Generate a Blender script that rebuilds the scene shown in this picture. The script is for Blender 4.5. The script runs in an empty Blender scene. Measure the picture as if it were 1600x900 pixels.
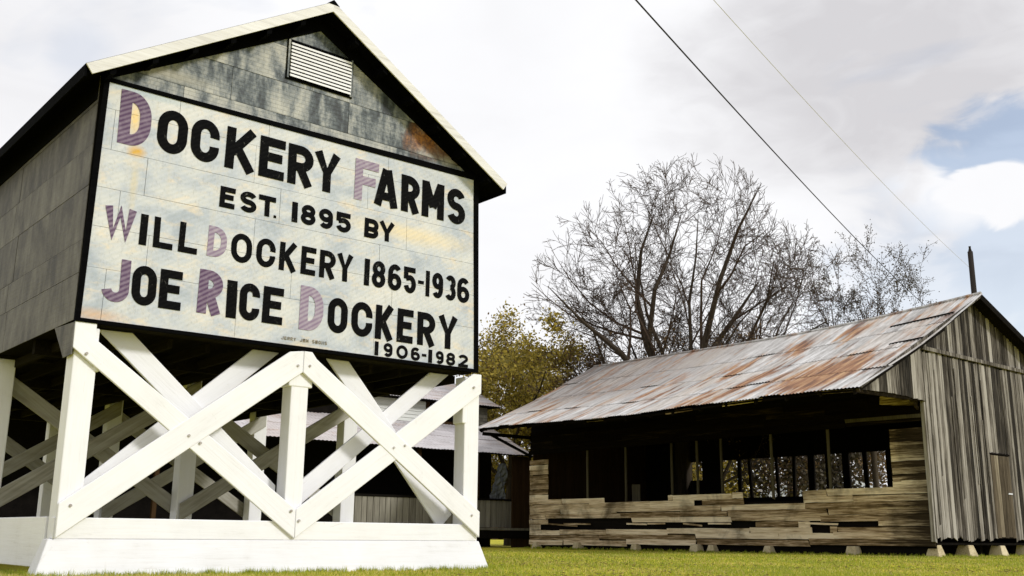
import bpy, math, random
import numpy as np
from mathutils import Matrix, Vector
random.seed(5); rng = np.random.default_rng(5)
S = bpy.context.scene; COL = S.collection

# ---------------------------------------------------------------- camera
F = np.array([0.62529042, 0.74464995, 0.2334702]); R = np.array([0.76432865, -0.64475853, 0.00938891]); U = np.array([-0.15752336, -0.17257717, 0.97231863])
CAM = np.array([-4.5635, -15.2846, 0.6]); FPX = 1610.69
cd = bpy.data.cameras.new('camera'); co = bpy.data.objects.new('camera', cd); COL.objects.link(co)
cd.sensor_width = 36; cd.lens = FPX/1600*36; cd.clip_start = .05; cd.clip_end = 5000
co.matrix_world = Matrix(((R[0], U[0], -F[0], CAM[0]), (R[1], U[1], -F[1], CAM[1]), (R[2], U[2], -F[2], CAM[2]), (0, 0, 0, 1)))
S.camera = co
def ray(px, py):
    v = F*FPX + R*(px-800) - U*(py-450); return v/np.linalg.norm(v)
def onX(px, py, x): v = ray(px, py); return CAM + v*((x-CAM[0])/v[0])
def onY(px, py, y): v = ray(px, py); return CAM + v*((y-CAM[1])/v[1])
def atD(px, py, dep): v = ray(px, py); return CAM + v*(dep/(v@F))
# ---------------------------------------------------------------- world, sun, exposure
SUN_DIR = Vector((0.42, -0.86, 0.62)).normalized()
W = bpy.data.worlds.new('World'); S.world = W; W.use_nodes = True
def build_world():
    nt = W.node_tree; N = nt.nodes; L = nt.links; N.clear()
    out = N.new('ShaderNodeOutputWorld'); sky = N.new('ShaderNodeTexSky'); sky.sky_type = 'NISHITA'; sky.sun_disc = False
    sky.sun_elevation = math.asin(SUN_DIR.z); sky.sun_rotation = math.atan2(SUN_DIR.x, SUN_DIR.y)
    bs = N.new('ShaderNodeBackground'); bs.inputs[1].default_value = .15; L.new(sky.outputs[0], bs.inputs[0])
    tc = N.new('ShaderNodeTexCoord')
    def math_(op, a, b=None, c=None, clamp=False):
        n = N.new('ShaderNodeMath'); n.operation = op; n.use_clamp = clamp
        for i, v in enumerate((a, b, c)):
            if v is None: continue
            if isinstance(v, (int, float)): n.inputs[i].default_value = v
            else: L.new(v, n.inputs[i])
        return n.outputs[0]
    def noise(scale, detail, dist=0, stretch=(1, 1, 2.2), off=0):
        m = N.new('ShaderNodeMapping'); m.inputs['Scale'].default_value = stretch; m.inputs['Location'].default_value = (off, off, off)
        n = N.new('ShaderNodeTexNoise'); n.inputs['Scale'].default_value = scale; n.inputs['Detail'].default_value = detail; n.inputs['Distortion'].default_value = dist
        L.new(tc.outputs['Generated'], m.inputs[0]); L.new(m.outputs[0], n.inputs[0]); return n.outputs[0]
    wob = math_('ADD', math_('MULTIPLY', noise(5, 8, .5), .6), math_('MULTIPLY', noise(17, 8, .8, off=2), .4))
    def blob(px, py, rad, soft, warp=.05, sy=1):       # soft patch of sky round a direction
        v = ray(px, py); d = N.new('ShaderNodeVectorMath'); d.operation = 'SUBTRACT'; L.new(tc.outputs['Generated'], d.inputs[0]); d.inputs[1].default_value = tuple(v)
        s = N.new('ShaderNodeVectorMath'); s.operation = 'MULTIPLY'; L.new(d.outputs[0], s.inputs[0]); s.inputs[1].default_value = (1, 1, sy)
        l = N.new('ShaderNodeVectorMath'); l.operation = 'LENGTH'; L.new(s.outputs[0], l.inputs[0])
        x = math_('ADD', l.outputs['Value'], math_('MULTIPLY', math_('SUBTRACT', wob, .5), warp*4))
        m = N.new('ShaderNodeMapRange'); m.interpolation_type = 'SMOOTHERSTEP'; L.new(x, m.inputs[0])
        m.inputs[1].default_value = rad; m.inputs[2].default_value = rad+soft; m.inputs[3].default_value = 1; m.inputs[4].default_value = 0
        return m.outputs[0]
    # grey bellies
    g = math_('MAXIMUM', blob(1360, 105, .05, .21, .05, 1.9), math_('MULTIPLY', blob(1620, 30, .1, .2, .04), .75))
    g = math_('MAXIMUM', g, math_('MULTIPLY', blob(60, 60, .02, .22, .05), .3))
    n2 = noise(2.6, 5, .3, off=3.1)
    gen = N.new('ShaderNodeMapRange'); L.new(n2, gen.inputs[0]); gen.inputs[1].default_value = .45; gen.inputs[2].default_value = .75; gen.inputs[4].default_value = .2
    g = math_('MAXIMUM', g, gen.outputs[0])
    det = math_('MULTIPLY', math_('SUBTRACT', noise(9, 9, .9, off=7), .5), 1.0)
    puff = blob(1575, 300, .05, .05, .06, 2.0); g = math_('MULTIPLY', g, math_('SUBTRACT', 1, math_('MULTIPLY', puff, .9)))
    g = math_('ADD', g, math_('MULTIPLY', math_('ADD', g, .12), det), clamp=True)
    mix = N.new('ShaderNodeMixRGB'); L.new(g, mix.inputs[0]); mix.inputs[1].default_value = (.87, .872, .89, 1); mix.inputs[2].default_value = (.60, .59, .61, 1)
    bc = N.new('ShaderNodeBackground'); L.new(mix.outputs[0], bc.inputs[0]); bc.inputs[1].default_value = 1
    # open blue
    b = math_('MAXIMUM', math_('MULTIPLY', blob(1592, 218, .03, .045, .07, 2.1), .66), math_('MULTIPLY', blob(1600, 430, .02, .10, .08, 1.3), .45))
    b = math_('MAXIMUM', b, math_('MULTIPLY', blob(1420, 440, .02, .09, .08, 1.2), .3))
    b = math_('MAXIMUM', b, math_('MULTIPLY', blob(125, 85, .0, .045, .02), .22))
    n3 = N.new('ShaderNodeMapRange'); L.new(noise(3.3, 6, .5, off=11), n3.inputs[0]); n3.inputs[1].default_value = .6; n3.inputs[2].default_value = .8; n3.inputs[4].default_value = .45
    b = math_('MAXIMUM', b, n3.outputs[0])
    cut = math_('SUBTRACT', 1, blob(1560, 305, .03, .02, .05, 2.2))
    b = math_('MULTIPLY', b, cut)
    ms = N.new('ShaderNodeMixShader'); L.new(b, ms.inputs[0]); L.new(bc.outputs[0], ms.inputs[1]); L.new(bs.outputs[0], ms.inputs[2])
    L.new(ms.outputs[0], out.inputs[0])
build_world()
sl = bpy.data.lights.new('sun', 'SUN'); so = bpy.data.objects.new('sun', sl); COL.objects.link(so)
sl.energy = 2.1; sl.angle = math.radians(8); sl.color = (1, .985, .965)
so.rotation_euler = SUN_DIR.to_track_quat('Z', 'Y').to_euler()
S.view_settings.view_transform = 'Standard'; S.view_settings.look = 'None'; S.view_settings.gamma = 1; S.view_settings.exposure = .2

# ---------------------------------------------------------------- materials
def mat(name):
    m = bpy.data.materials.new(name); m.use_nodes = True; return m, m.node_tree, m.node_tree.nodes['Principled BSDF']
class NB:
    def __init__(s, nt): s.nt = nt; s.N = nt.nodes; s.L = nt.links
    def link(s, a, b): s.L.new(a, b)
    def val(s, sock, v):
        if isinstance(v, (int, float)): sock.default_value = v
        elif isinstance(v, tuple): sock.default_value = v if len(v) == 4 or sock.type == 'VECTOR' else (*v, 1)
        else: s.L.new(v, sock)
    def m(s, op, a, b=0, clamp=False):
        n = s.N.new('ShaderNodeMath'); n.operation = op; n.use_clamp = clamp; s.val(n.inputs[0], a); s.val(n.inputs[1], b); return n.outputs[0]
    def pos(s, scale=(1, 1, 1), rnd=0., turn=0.):
        g = s.N.new('ShaderNodeNewGeometry'); v = g.outputs['Position']
        if rnd:
            oi = s.N.new('ShaderNodeObjectInfo'); k = s.m('MULTIPLY', oi.outputs['Random'], rnd)
            c = s.N.new('ShaderNodeCombineXYZ')
            for i in range(3): s.link(k, c.inputs[i])
            a = s.N.new('ShaderNodeVectorMath'); a.operation = 'ADD'; s.link(v, a.inputs[0]); s.link(c.outputs[0], a.inputs[1]); v = a.outputs[0]
        if turn: m0 = s.N.new('ShaderNodeMapping'); m0.inputs['Rotation'].default_value = (0, math.radians(turn), 0); s.link(v, m0.inputs[0]); v = m0.outputs[0]
        mp = s.N.new('ShaderNodeMapping'); mp.inputs['Scale'].default_value = scale; s.link(v, mp.inputs[0]); return mp.outputs[0]
    def rot(s):
        mp = s.N.new('ShaderNodeMapping'); mp.inputs['Rotation'].default_value = (0, math.radians(32), 0); s.link(s.pos(), mp.inputs[0]); return mp.outputs[0]
    def noise(s, vec, scale, detail=4, rough=.55, dist=0):
        n = s.N.new('ShaderNodeTexNoise'); s.link(vec, n.inputs[0]); n.inputs['Scale'].default_value = scale; n.inputs['Detail'].default_value = detail
        n.inputs['Roughness'].default_value = rough; n.inputs['Distortion'].default_value = dist; return n.outputs[0]
    def rng(s, v, a, b, c=0, d=1):
        n = s.N.new('ShaderNodeMapRange'); s.link(v, n.inputs[0])
        for i, k in enumerate((a, b, c, d)): n.inputs[i+1].default_value = k
        return n.outputs[0]
    def mix(s, f, a, b, mode='MIX'):
        n = s.N.new('ShaderNodeMixRGB'); n.blend_type = mode; s.val(n.inputs[0], f); s.val(n.inputs[1], a); s.val(n.inputs[2], b); return n.outputs[0]
    def ramp(s, v, stops):
        n = s.N.new('ShaderNodeValToRGB'); s.link(v, n.inputs[0]); e = n.color_ramp.elements
        while len(e) > 1: e.remove(e[0])
        e[0].position = stops[0][0]; e[0].color = (*stops[0][1], 1)
        for p, c in stops[1:]: x = e.new(p); x.color = (*c, 1)
        return n.outputs[0]
    def bump(s, bsdf, h, strength, dist=.01):
        n = s.N.new('ShaderNodeBump'); n.inputs['Strength'].default_value = strength; n.inputs['Distance'].default_value = dist; s.link(h, n.inputs['Height']); s.link(n.outputs[0], bsdf.inputs['Normal'])
    def rand(s):
        return s.N.new('ShaderNodeObjectInfo').outputs['Random']
TURN = {'u': 36, 'd': -36}
AX = {'u': (.5, 9, 9), 'd': (.5, 9, 9), 'x': (.5, 9, 9), 'y': (9, .5, 9), 'z': (9, 9, .5)}
def wood(name, stops, axis='z', rnd=40., var=.35, rough=.9, scale=1., bump=.5, stain=None):
    m, nt, b = mat(name); n = NB(nt)
    sc = tuple(a*scale for a in AX[axis]) if axis else (5*scale,)*3
    tn = TURN.get(axis, 0); g = n.noise(n.pos(sc, rnd, tn), 2.2, 8, .65, .3)
    big = n.noise(n.pos(tuple(.35*a for a in sc), rnd), 1., 3)
    v = n.m('ADD', n.m('MULTIPLY', g, .6), n.m('MULTIPLY', big, .4))
    v = n.m('ADD', v, n.m('MULTIPLY', n.m('SUBTRACT', n.rand(), .5), var*.5))
    c = n.ramp(v, stops)
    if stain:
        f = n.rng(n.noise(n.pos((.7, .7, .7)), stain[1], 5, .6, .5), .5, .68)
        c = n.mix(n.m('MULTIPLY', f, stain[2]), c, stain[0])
        se = n.N.new('ShaderNodeSeparateXYZ'); n.link(n.pos(), se.inputs[0])      # boards get blacker towards the gable corner
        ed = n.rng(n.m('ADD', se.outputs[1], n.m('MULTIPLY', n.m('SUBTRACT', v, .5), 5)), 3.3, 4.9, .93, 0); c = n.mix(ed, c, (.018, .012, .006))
    n.val(b.inputs['Base Color'], c); b.inputs['Roughness'].default_value = rough
    b.inputs['Specular IOR Level'].default_value = .02 if stops[-1][1][0] < .07 else .15
    n.bump(b, g, bump, .012); return m
M = {}
def white_paint(name, axis):
    m, nt, b = mat(name); n = NB(nt)
    g = n.noise(n.pos(tuple(a*1.3 for a in AX[axis]), 30, TURN.get(axis, 0)), 2., 8, .7, .2)
    lo = n.noise(n.pos((1, 1, 1), 30), 1.4, 5, .6, .4)
    fl = n.noise(n.pos(tuple(a*.6 for a in AX[axis]), 30, TURN.get(axis, 0)), 5., 6, .75)
    c = n.ramp(n.m('ADD', n.m('MULTIPLY', g, .5), n.m('MULTIPLY', lo, .5)), [(.30, (.60, .59, .59)), (.42, (.745, .74, .755)), (.6, (.79, .79, .815))] if name != 'aged_white_skirt' else [(.32, (.50, .48, .46)), (.44, (.635, .63, .635)), (.6, (.68, .68, .70))])
    c = n.mix(n.rng(fl, .64, .74, 0, .4), c, (.42, .40, .37))
    c = n.mix(n.rng(n.noise(n.pos((1, 1, 1), 11), 3.1, 9, .75, 1.2), .62, .68, 0, .35), c, (.50, .475, .44))
    n.val(b.inputs['Base Color'], c); b.inputs['Roughness'].default_value = .6; n.bump(b, g, .35, .01); return m
for a in 'xyzud': M['white_'+a] = white_paint('white_painted_wood_'+a, a)
for a in 'xud': M['dirty_'+a] = wood('dirty_white_wood_'+a, [(.3, (.20, .185, .145)), (.5, (.35, .335, .285)), (.7, (.47, .46, .42))], a, var=.25, bump=.2)  # same white paint, darkened for the shade among the rear rows
M['dark'] = wood('sooty_dark_wood', [(.3, (.004, .0035, .003)), (.7, (.012, .010, .008))], 'y')  # near-black colour stands in for shade indoors and under roofs
M['dark_beam'] = wood('dark_floor_beam', [(.3, (.005, .004, .002)), (.7, (.020, .017, .009))], 'y')  # near-black colour paints the shade beneath the raised floor
M['black'] = wood('black_trim_paint', [(.3, (.0012, .0012, .0014)), (.7, (.004, .004, .0045))], 'x', var=0)  # black trim, and the black eave shade on soffits and strips
M['fascia'] = wood('weathered_white_fascia', [(.3, (.45, .43, .405)), (.48, (.68, .665, .65)), (.65, (.76, .75, .745))], 'x')
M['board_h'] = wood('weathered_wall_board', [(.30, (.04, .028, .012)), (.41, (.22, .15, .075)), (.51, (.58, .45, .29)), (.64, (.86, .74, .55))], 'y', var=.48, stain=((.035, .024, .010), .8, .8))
M['board_dark'] = wood('dark_wall_board', [(.3, (.003, .002, .001)), (.58, (.009, .0065, .003)), (.75, (.045, .033, .016))], 'y')  # near-black copy of the wall board, painting the overhang's shade
M['board_v'] = wood('weathered_gable_board', [(.32, (.008, .0065, .005)), (.44, (.045, .038, .030)), (.53, (.155, .138, .118)), (.67, (.36, .335, .30))], 'z', var=.55, scale=.8)
M['door'] = wood('gable_door_board', [(.3, (.03, .022, .013)), (.5, (.12, .095, .065)), (.72, (.30, .26, .19))], 'z', var=.6)
M['brown_wall'] = wood('brown_wall_board', [(.3, (.02, .011, .006)), (.7, (.06, .035, .016))], 'z')
M['post'] = wood('bare_interior_post', [(.3, (.03, .025, .015)), (.7, (.11, .095, .06))], 'z')
M['wainscot'] = wood('faded_wainscot', [(.3, (.10, .09, .07)), (.7, (.30, .28, .23))], 'z')
M['porch_white'] = wood('faded_white_clapboard', [(.3, (.52, .53, .5)), (.7, (.70, .71, .68))], 'x')
M['concrete'] = wood('weathered_concrete', [(.3, (.28, .22, .11)), (.5, (.52, .44, .28)), (.75, (.66, .58, .42))], None, scale=2)
M['bark'] = wood('grey_brown_bark', [(.3, (.018, .013, .009)), (.55, (.05, .038, .026)), (.75, (.10, .08, .055))], 'z', var=0, scale=.7)
M['twig'] = wood('twig_bark', [(.3, (.035, .023, .015)), (.7, (.095, .065, .046))], None, var=0)
M['bolt'] = wood('painted_bolt', [(.3, (.26, .22, .19)), (.7, (.50, .48, .46))], None)
M['hang'] = wood('dull_hanging_tin', [(.3, (.07, .075, .085)), (.7, (.22, .235, .26))], 'z')
M['pole'] = wood('dark_pole_wood', [(.3, (.012, .01, .009)), (.7, (.04, .034, .03))], 'z')
M['skirt'] = white_paint('aged_white_skirt', 'x')  # same white paint, colour darkened to offset extra light on the tilted boards
def siding_mat(name, stops, rustf):
    m, nt, b = mat(name); n = NB(nt)
    g = n.noise(n.pos((1, 1, .55), 9), 1.6, 7, .62, .6)
    f = n.noise(n.pos((1, 1, 1)), 14, 5, .7)
    dr = n.noise(n.pos((3.2, 3.2, .7), 9), 1.3, 5, .6, .5)
    v = n.m('ADD', n.m('ADD', n.m('MULTIPLY', g, .55), n.m('MULTIPLY', f, .15)), n.m('MULTIPLY', dr, .3))
    v = n.m('ADD', v, n.m('MULTIPLY', n.m('SUBTRACT', n.rand(), .5), .06))
    c = n.ramp(v, stops)
    br = n.N.new('ShaderNodeTexBrick'); p = n.pos((1, 1, 1)); sx = n.N.new('ShaderNodeSeparateXYZ'); n.link(p, sx.inputs[0]); cx = n.N.new('ShaderNodeCombineXYZ')
    n.link(n.m('ADD', sx.outputs[0], sx.outputs[1]), cx.inputs[0]); n.link(sx.outputs[2], cx.inputs[1]); n.link(cx.outputs[0], br.inputs[0])
    br.inputs['Scale'].default_value = 1; br.inputs['Brick Width'].default_value = .21; br.inputs['Row Height'].default_value = .072; br.inputs['Mortar Size'].default_value = .006; br.inputs['Mortar Smooth'].default_value = .4
    c = n.mix(n.m('MULTIPLY', br.outputs['Fac'], .22), c, (.08, .075, .06))
    # rust running down from the eave corner
    def spot(x, z, sx_, sz_):
        a = n.m('DIVIDE', n.m('SUBTRACT', sx.outputs[0], x), sx_); bb = n.m('DIVIDE', n.m('SUBTRACT', sx.outputs[2], z), sz_)
        rr = n.m('SQRT', n.m('ADD', n.m('MULTIPLY', a, a), n.m('MULTIPLY', bb, bb)))
        return n.rng(n.m('ADD', rr, n.m('MULTIPLY', n.m('SUBTRACT', g, .5), 2.2)), .3, 1.2, 1, 0)
    if rustf:
        c = n.mix(n.m('MULTIPLY', spot(6.15, 7.92, .55, .30), n.rng(dr, .36, .52, .25, 1)), c, n.mix(n.rng(f, .4, .6), (.12, .04, .012), (.36, .15, .03)))
        c = n.mix(n.m('MULTIPLY', spot(6.6, 7.80, .5, .2), .85), c, (.12, .045, .015))
        c = n.mix(n.m('MULTIPLY', spot(.9, 7.75, .9, .12), .5), c, (.42, .38, .28))
    n.val(b.inputs['Base Color'], c); b.inputs['Roughness'].default_value = .62; b.inputs['Metallic'].default_value = .0
    h = n.m('SUBTRACT', n.m('MULTIPLY', f, .3), n.m('MULTIPLY', br.outputs['Fac'], .8)); n.bump(b, h, .5, .008); return m
M['gable_tin'] = siding_mat('stained_pressed_tin', [(.41, (.015, .02, .021)), (.455, (.06, .075, .08)), (.49, (.16, .175, .175)), (.535, (.29, .295, .275)), (.60, (.43, .42, .37))], True)
M['side_tin'] = siding_mat('grey_pressed_tin', [(.38, (.022, .018, .013)), (.47, (.06, .052, .040)), (.54, (.105, .095, .076)), (.63, (.155, .145, .122))], False)
def sign_mat():
    m, nt, b = mat('aged_sign_paint'); n = NB(nt)
    a = n.noise(n.pos((1, 1, 1.6), 0), 1.1, 6, .6, .5); a2 = n.noise(n.pos((1, 1, 2.2)), 2.3, 6, .65, .4)
    c = n.ramp(a, [(.36, (.35, .39, .44)), (.46, (.46, .49, .53)), (.55, (.55, .56, .555)), (.66, (.63, .62, .59))])
    c = n.mix(n.rng(a2, .53, .70, 0, .7), c, (.74, .60, .40))
    st = n.noise(n.pos((7, 7, .8)), 1.2, 6, .6, .2); c = n.mix(n.rng(st, .54, .72, 0, .5), c, (.55, .52, .45))
    p = n.pos(); sx = n.N.new('ShaderNodeSeparateXYZ'); n.link(p, sx.inputs[0])
    def spot(x, z, rx, rz, k, col, c):
        aa = n.m('DIVIDE', n.m('SUBTRACT', sx.outputs[0], x), rx); bb = n.m('DIVIDE', n.m('SUBTRACT', sx.outputs[2], z), rz)
        rr = n.m('SQRT', n.m('ADD', n.m('MULTIPLY', aa, aa), n.m('MULTIPLY', bb, bb)))
        return n.mix(n.rng(n.m('ADD', rr, n.m('MULTIPLY', n.m('SUBTRACT', a2, .5), 1.5)), .3, 1.3, k, 0), c, col)
    P = onY(214, 236, -.08); c = spot(P[0], P[2], .14, .09, 1., (.60, .33, .01), c)
    P = onY(212, 185, -.08); c = spot(P[0], P[2], .10, .30, .9, (.80, .55, .18), c)
    P = onY(210, 285, -.08); c = spot(P[0], P[2], .05, .40, .5, (.62, .50, .25), c)
    P = onY(150, 492, -.08); c = spot(P[0], P[2], .45, .10, .7, (.62, .38, .20), c)
    P = onY(640, 365, -.08); c = spot(P[0], P[2], 1.3, .16, .6, (.80, .62, .30), c)
    P = onY(480, 545, -.08); c = spot(P[0], P[2], .5, .08, .6, (.75, .58, .32), c)
    P = onY(240, 150, -.08); c = spot(P[0], P[2], .8, .06, .6, (.40, .48, .52), c)
    w = n.N.new('ShaderNodeTexWave'); w.wave_type = 'BANDS'; w.bands_direction = 'Z'; w.inputs['Scale'].default_value = 4.2; w.inputs['Distortion'].default_value = .6; w.inputs['Detail'].default_value = 2
    n.link(n.rot(), w.inputs[0])
    c = n.mix(n.m('MULTIPLY', w.outputs['Fac'], .16), c, (.40, .44, .46))
    c = n.mix(n.rng(n.noise(n.pos((1, 1, .6), 0), 26, 4, .7), .52, .70, 0, .35), c, (.26, .26, .25))
    n.val(b.inputs['Base Color'], c); b.inputs['Roughness'].default_value = .6
    h = n.m('ADD', n.m('MULTIPLY', n.noise(n.pos(), 22, 6, .8), .9), n.m('MULTIPLY', w.outputs['Fac'], .8)); n.bump(b, h, .25, .006); return m
M['sign'] = sign_mat()
def letter_mat(name, c1, c2, k):
    m, nt, b = mat(name); n = NB(nt)
    w = n.N.new('ShaderNodeTexWave'); w.wave_type = 'BANDS'; w.bands_direction = 'Z'; w.inputs['Scale'].default_value = 4.6; w.inputs['Distortion'].default_value = .9; w.inputs['Detail'].default_value = 3
    n.link(n.rot(), w.inputs[0])
    f = n.noise(n.pos(), 7, 6, .7)
    c = n.mix(n.m('MULTIPLY', n.m('ADD', n.m('MULTIPLY', w.outputs['Fac'], .75), n.rng(f, .45, .75, 0, .6)), k, True), c1, c2)
    c = n.mix(n.rng(n.noise(n.pos((1, 1, .7)), 11, 9, .85, .6), .60, .68, 0, .5), c, (.38, .37, .34))
    n.val(b.inputs['Base Color'], c); b.inputs['Roughness'].default_value = .8; b.inputs['Specular IOR Level'].default_value = .06; return m
M['ink'] = letter_mat('black_letter_paint', (.0015, .0015, .002), (.006, .006, .006), .6)
M['purple'] = letter_mat('faded_purple_letter_paint', (.095, .055, .11), (.30, .245, .31), .7)
M['purple_pale'] = letter_mat('pale_faded_purple_letter_paint', (.235, .175, .255), (.43, .385, .44), .75)
M['faint_ink'] = letter_mat('worn_signature_paint', (.10, .085, .06), (.35, .3, .22), .8)
def tin_roof(name, rust=1., base=((.20, .185, .17), (.40, .385, .37), (.63, .62, .61))):
    m, nt, b = mat(name); n = NB(nt)
    s1 = n.noise(n.pos((.20, 1.5, .20), 0), 1.4, 7, .62, .25)
    s2 = n.noise(n.pos((.35, 2.4, .35), 6), 1.5, 6, .6, .3)
    s3 = n.noise(n.pos((1, 4, 1), 3), 3, 6, .7)
    c = n.ramp(n.m('ADD', n.m('MULTIPLY', s2, .7), n.m('MULTIPLY', s3, .3)), [(.33, base[0]), (.47, base[1]), (.62, base[2])])
    c = n.mix(n.rng(n.rand(), .45, 1., 0, .42), c, (.46, .36, .26))
    p = n.pos(); sx = n.N.new('ShaderNodeSeparateXYZ'); n.link(p, sx.inputs[0])
    rm = n.m('ADD', s1, n.m('MULTIPLY', n.m('SUBTRACT', s3, .5), .25))
    if rust >= 1:
        for (x, y, rx, ry, k) in ((26.8, 5.0, 2.8, 2.2, .34), (26.2, 8.5, 1.6, 3.0, .12), (31.5, 9.5, 2.0, 1.0, .2), (30.2, 11.2, 2.0, 1.1, .16), (28.0, 14.5, 2.0, 1.3, .14), (32.6, 7.2, 1.6, 1.2, .15), (28.3, 8.8, 1.8, 1.0, .15)):
            aa = n.m('DIVIDE', n.m('SUBTRACT', sx.outputs[0], x), rx); bb = n.m('DIVIDE', n.m('SUBTRACT', sx.outputs[1], y), ry)
            rr = n.m('SQRT', n.m('ADD', n.m('MULTIPLY', aa, aa), n.m('MULTIPLY', bb, bb))); rm = n.m('ADD', rm, n.rng(rr, .2, 1., k, 0))
        gx = n.rng(sx.outputs[1], 11, 19); gx2 = n.rng(sx.outputs[0], 27.5, 30)
        dk = n.m('MULTIPLY', n.m('MULTIPLY', gx, gx2), n.rng(s2, .36, .56)); c = n.mix(n.m('MULTIPLY', dk, .85), c, (.13, .10, .085))
    rc = n.ramp(s2, [(.35, (.10, .035, .015)), (.5, (.27, .12, .045)), (.65, (.44, .26, .12))])
    c = n.mix(n.rng(rm, .53, .66, 0, .95*min(rust, 1)), c, rc)
    n.val(b.inputs['Base Color'], c); b.inputs['Roughness'].default_value = .6; b.inputs['Metallic'].default_value = .12
    n.bump(b, s3, .25, .01); return m
M['tin'] = tin_roof('rusty_corrugated_tin')
M['tin_pale'] = tin_roof('dull_grey_tin', .5, ((.34, .31, .31), (.50, .47, .48), (.60, .57, .58)))
M['tin_white'] = tin_roof('pale_blue_tin', 0, ((.55, .6, .72), (.66, .7, .82), (.74, .78, .88)))
def leaf_mat(name, a, b_):
    m, nt, b = mat(name); n = NB(nt)
    g = n.N.new('ShaderNodeNewGeometry'); 
    c = n.mix(g.outputs['Random Per Island'], a, b_); n.val(b.inputs['Base Color'], c); b.inputs['Roughness'].default_value = .7
    tr = n.N.new('ShaderNodeBsdfTranslucent'); n.link(c, tr.inputs[0]); ms = n.N.new('ShaderNodeMixShader'); ms.inputs[0].default_value = .35
    out = [x for x in n.N if x.type == 'OUTPUT_MATERIAL'][0]; n.link(b.outputs[0], ms.inputs[1]); n.link(tr.outputs[0], ms.inputs[2]); n.link(ms.outputs[0], out.inputs[0]); return m
M['leaf_yellow'] = leaf_mat('yellow_olive_leaf', (.68, .53, .09), (.16, .14, .03))
M['leaf_brown'] = leaf_mat('brown_leaf', (.20, .12, .045), (.07, .05, .025))
M['leaf_dark'] = leaf_mat('dark_winter_leaf', (.035, .028, .015), (.09, .07, .04))
M['blade'] = leaf_mat('grass_blade', (.42, .43, .03), (.20, .27, .02))
M['blade_dry'] = leaf_mat('dry_grass_blade', (.62, .52, .17), (.42, .37, .08))
def ground_mat():
    m, nt, b = mat('lawn_ground'); n = NB(nt)
    a = n.noise(n.pos((1, .6, 1)), .35, 6, .65, .4); f = n.noise(n.pos(), 9, 6, .7)
    c = n.ramp(n.m('ADD', n.m('MULTIPLY', a, .65), n.m('MULTIPLY', f, .35)), [(.36, (.09, .12, .012)), (.47, (.32, .31, .022)), (.56, (.54, .46, .05)), (.68, (.62, .52, .14))])
    n.val(b.inputs['Base Color'], c); b.inputs['Roughness'].default_value = .95; b.inputs['Specular IOR Level'].default_value = .1; n.bump(b, f, .8, .04); return m
M['ground'] = ground_mat()

# ---------------------------------------------------------------- helpers
def thing(name, label, cat, loc=(0, 0, 0), group=None):
    o = bpy.data.objects.new(name, None); COL.objects.link(o); o.location = loc; o.empty_display_size = .3
    o['label'] = label; o['category'] = cat
    if group: o['group'] = group
    return o
def link(name, me, m, parent=None, **kw):
    if m is not None and len(me.materials) == 0: me.materials.append(m)
    o = bpy.data.objects.new(name, me); COL.objects.link(o)
    if parent is not None: o.parent = parent
    for k, v in kw.items(): o[k] = v
    return o
def wloc(o):
    l = Vector((0, 0, 0))
    while o is not None: l = l+o.location; o = o.parent
    return l
def mesh(name, V, Fc, m, parent=None, smooth=False, **kw):
    off = wloc(parent) if parent is not None else Vector((0, 0, 0))
    V = np.array(V, float)-np.array(off)
    me = bpy.data.meshes.new(name); me.from_pydata(V.tolist(), [], [tuple(f) for f in Fc]); me.update()
    if smooth: me.shade_smooth()
    return link(name, me, m, parent, **kw)
BF = [(0, 3, 2, 1), (4, 5, 6, 7), (0, 1, 5, 4), (1, 2, 6, 5), (2, 3, 7, 6), (3, 0, 4, 7)]
class MB:
    def __init__(s): s.V = []; s.F = []
    def add(s, V, Fc): k = len(s.V); s.V += [tuple(v) for v in V]; s.F += [tuple(i+k for i in f) for f in Fc]; return s
    def box(s, a, b):
        x0, y0, z0 = a; x1, y1, z1 = b
        return s.add([(x0, y0, z0), (x1, y0, z0), (x1, y1, z0), (x0, y1, z0), (x0, y0, z1), (x1, y0, z1), (x1, y1, z1), (x0, y1, z1)], BF)
    def prism(s, pts, d):            # polygon of 3D points extruded by vector d
        n = len(pts); d = np.array(d, float); P = [np.array(p, float) for p in pts]
        nrm = sum((np.cross(P[i]-P[0], P[(i+1) % n]-P[0]) for i in range(n)), np.zeros(3))
        if nrm@d > 0: P = P[::-1]
        return s.add([tuple(p) for p in P]+[tuple(p+d) for p in P], [tuple(range(n)), tuple(range(2*n-1, n-1, -1))]+[((i+1) % n, i, i+n, (i+1) % n+n) for i in range(n)])
    def build(s, name, m, parent=None, **kw): return mesh(name, s.V, s.F, m, parent, **kw)
def bevel(o, w=.008, seg=1):
    md = o.modifiers.new('bevel', 'BEVEL'); md.width = w; md.segments = seg; md.limit_method = 'ANGLE'; return o
def tube(pts, r, sides=6):
    V = []; Fc = []; P = [np.array(p, float) for p in pts]
    for i, p in enumerate(P):
        t = P[min(i+1, len(P)-1)]-P[max(i-1, 0)]; t /= np.linalg.norm(t); a = np.cross(t, (0, 0, 1) if abs(t[2]) < .9 else (1, 0, 0)); a /= np.linalg.norm(a); b = np.cross(t, a)
        rr = r[i] if isinstance(r, (list, tuple)) else r
        for k in range(sides): th = 2*math.pi*k/sides; V.append(tuple(p+rr*(a*math.cos(th)+b*math.sin(th))))
    for i in range(len(P)-1):
        for k in range(sides): k2 = (k+1) % sides; Fc.append((i*sides+k, i*sides+k2, (i+1)*sides+k2, (i+1)*sides+k))
    Fc.append(tuple(range(sides-1, -1, -1))); Fc.append(tuple(range(len(V)-sides, len(V))))
    return V, Fc
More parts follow.
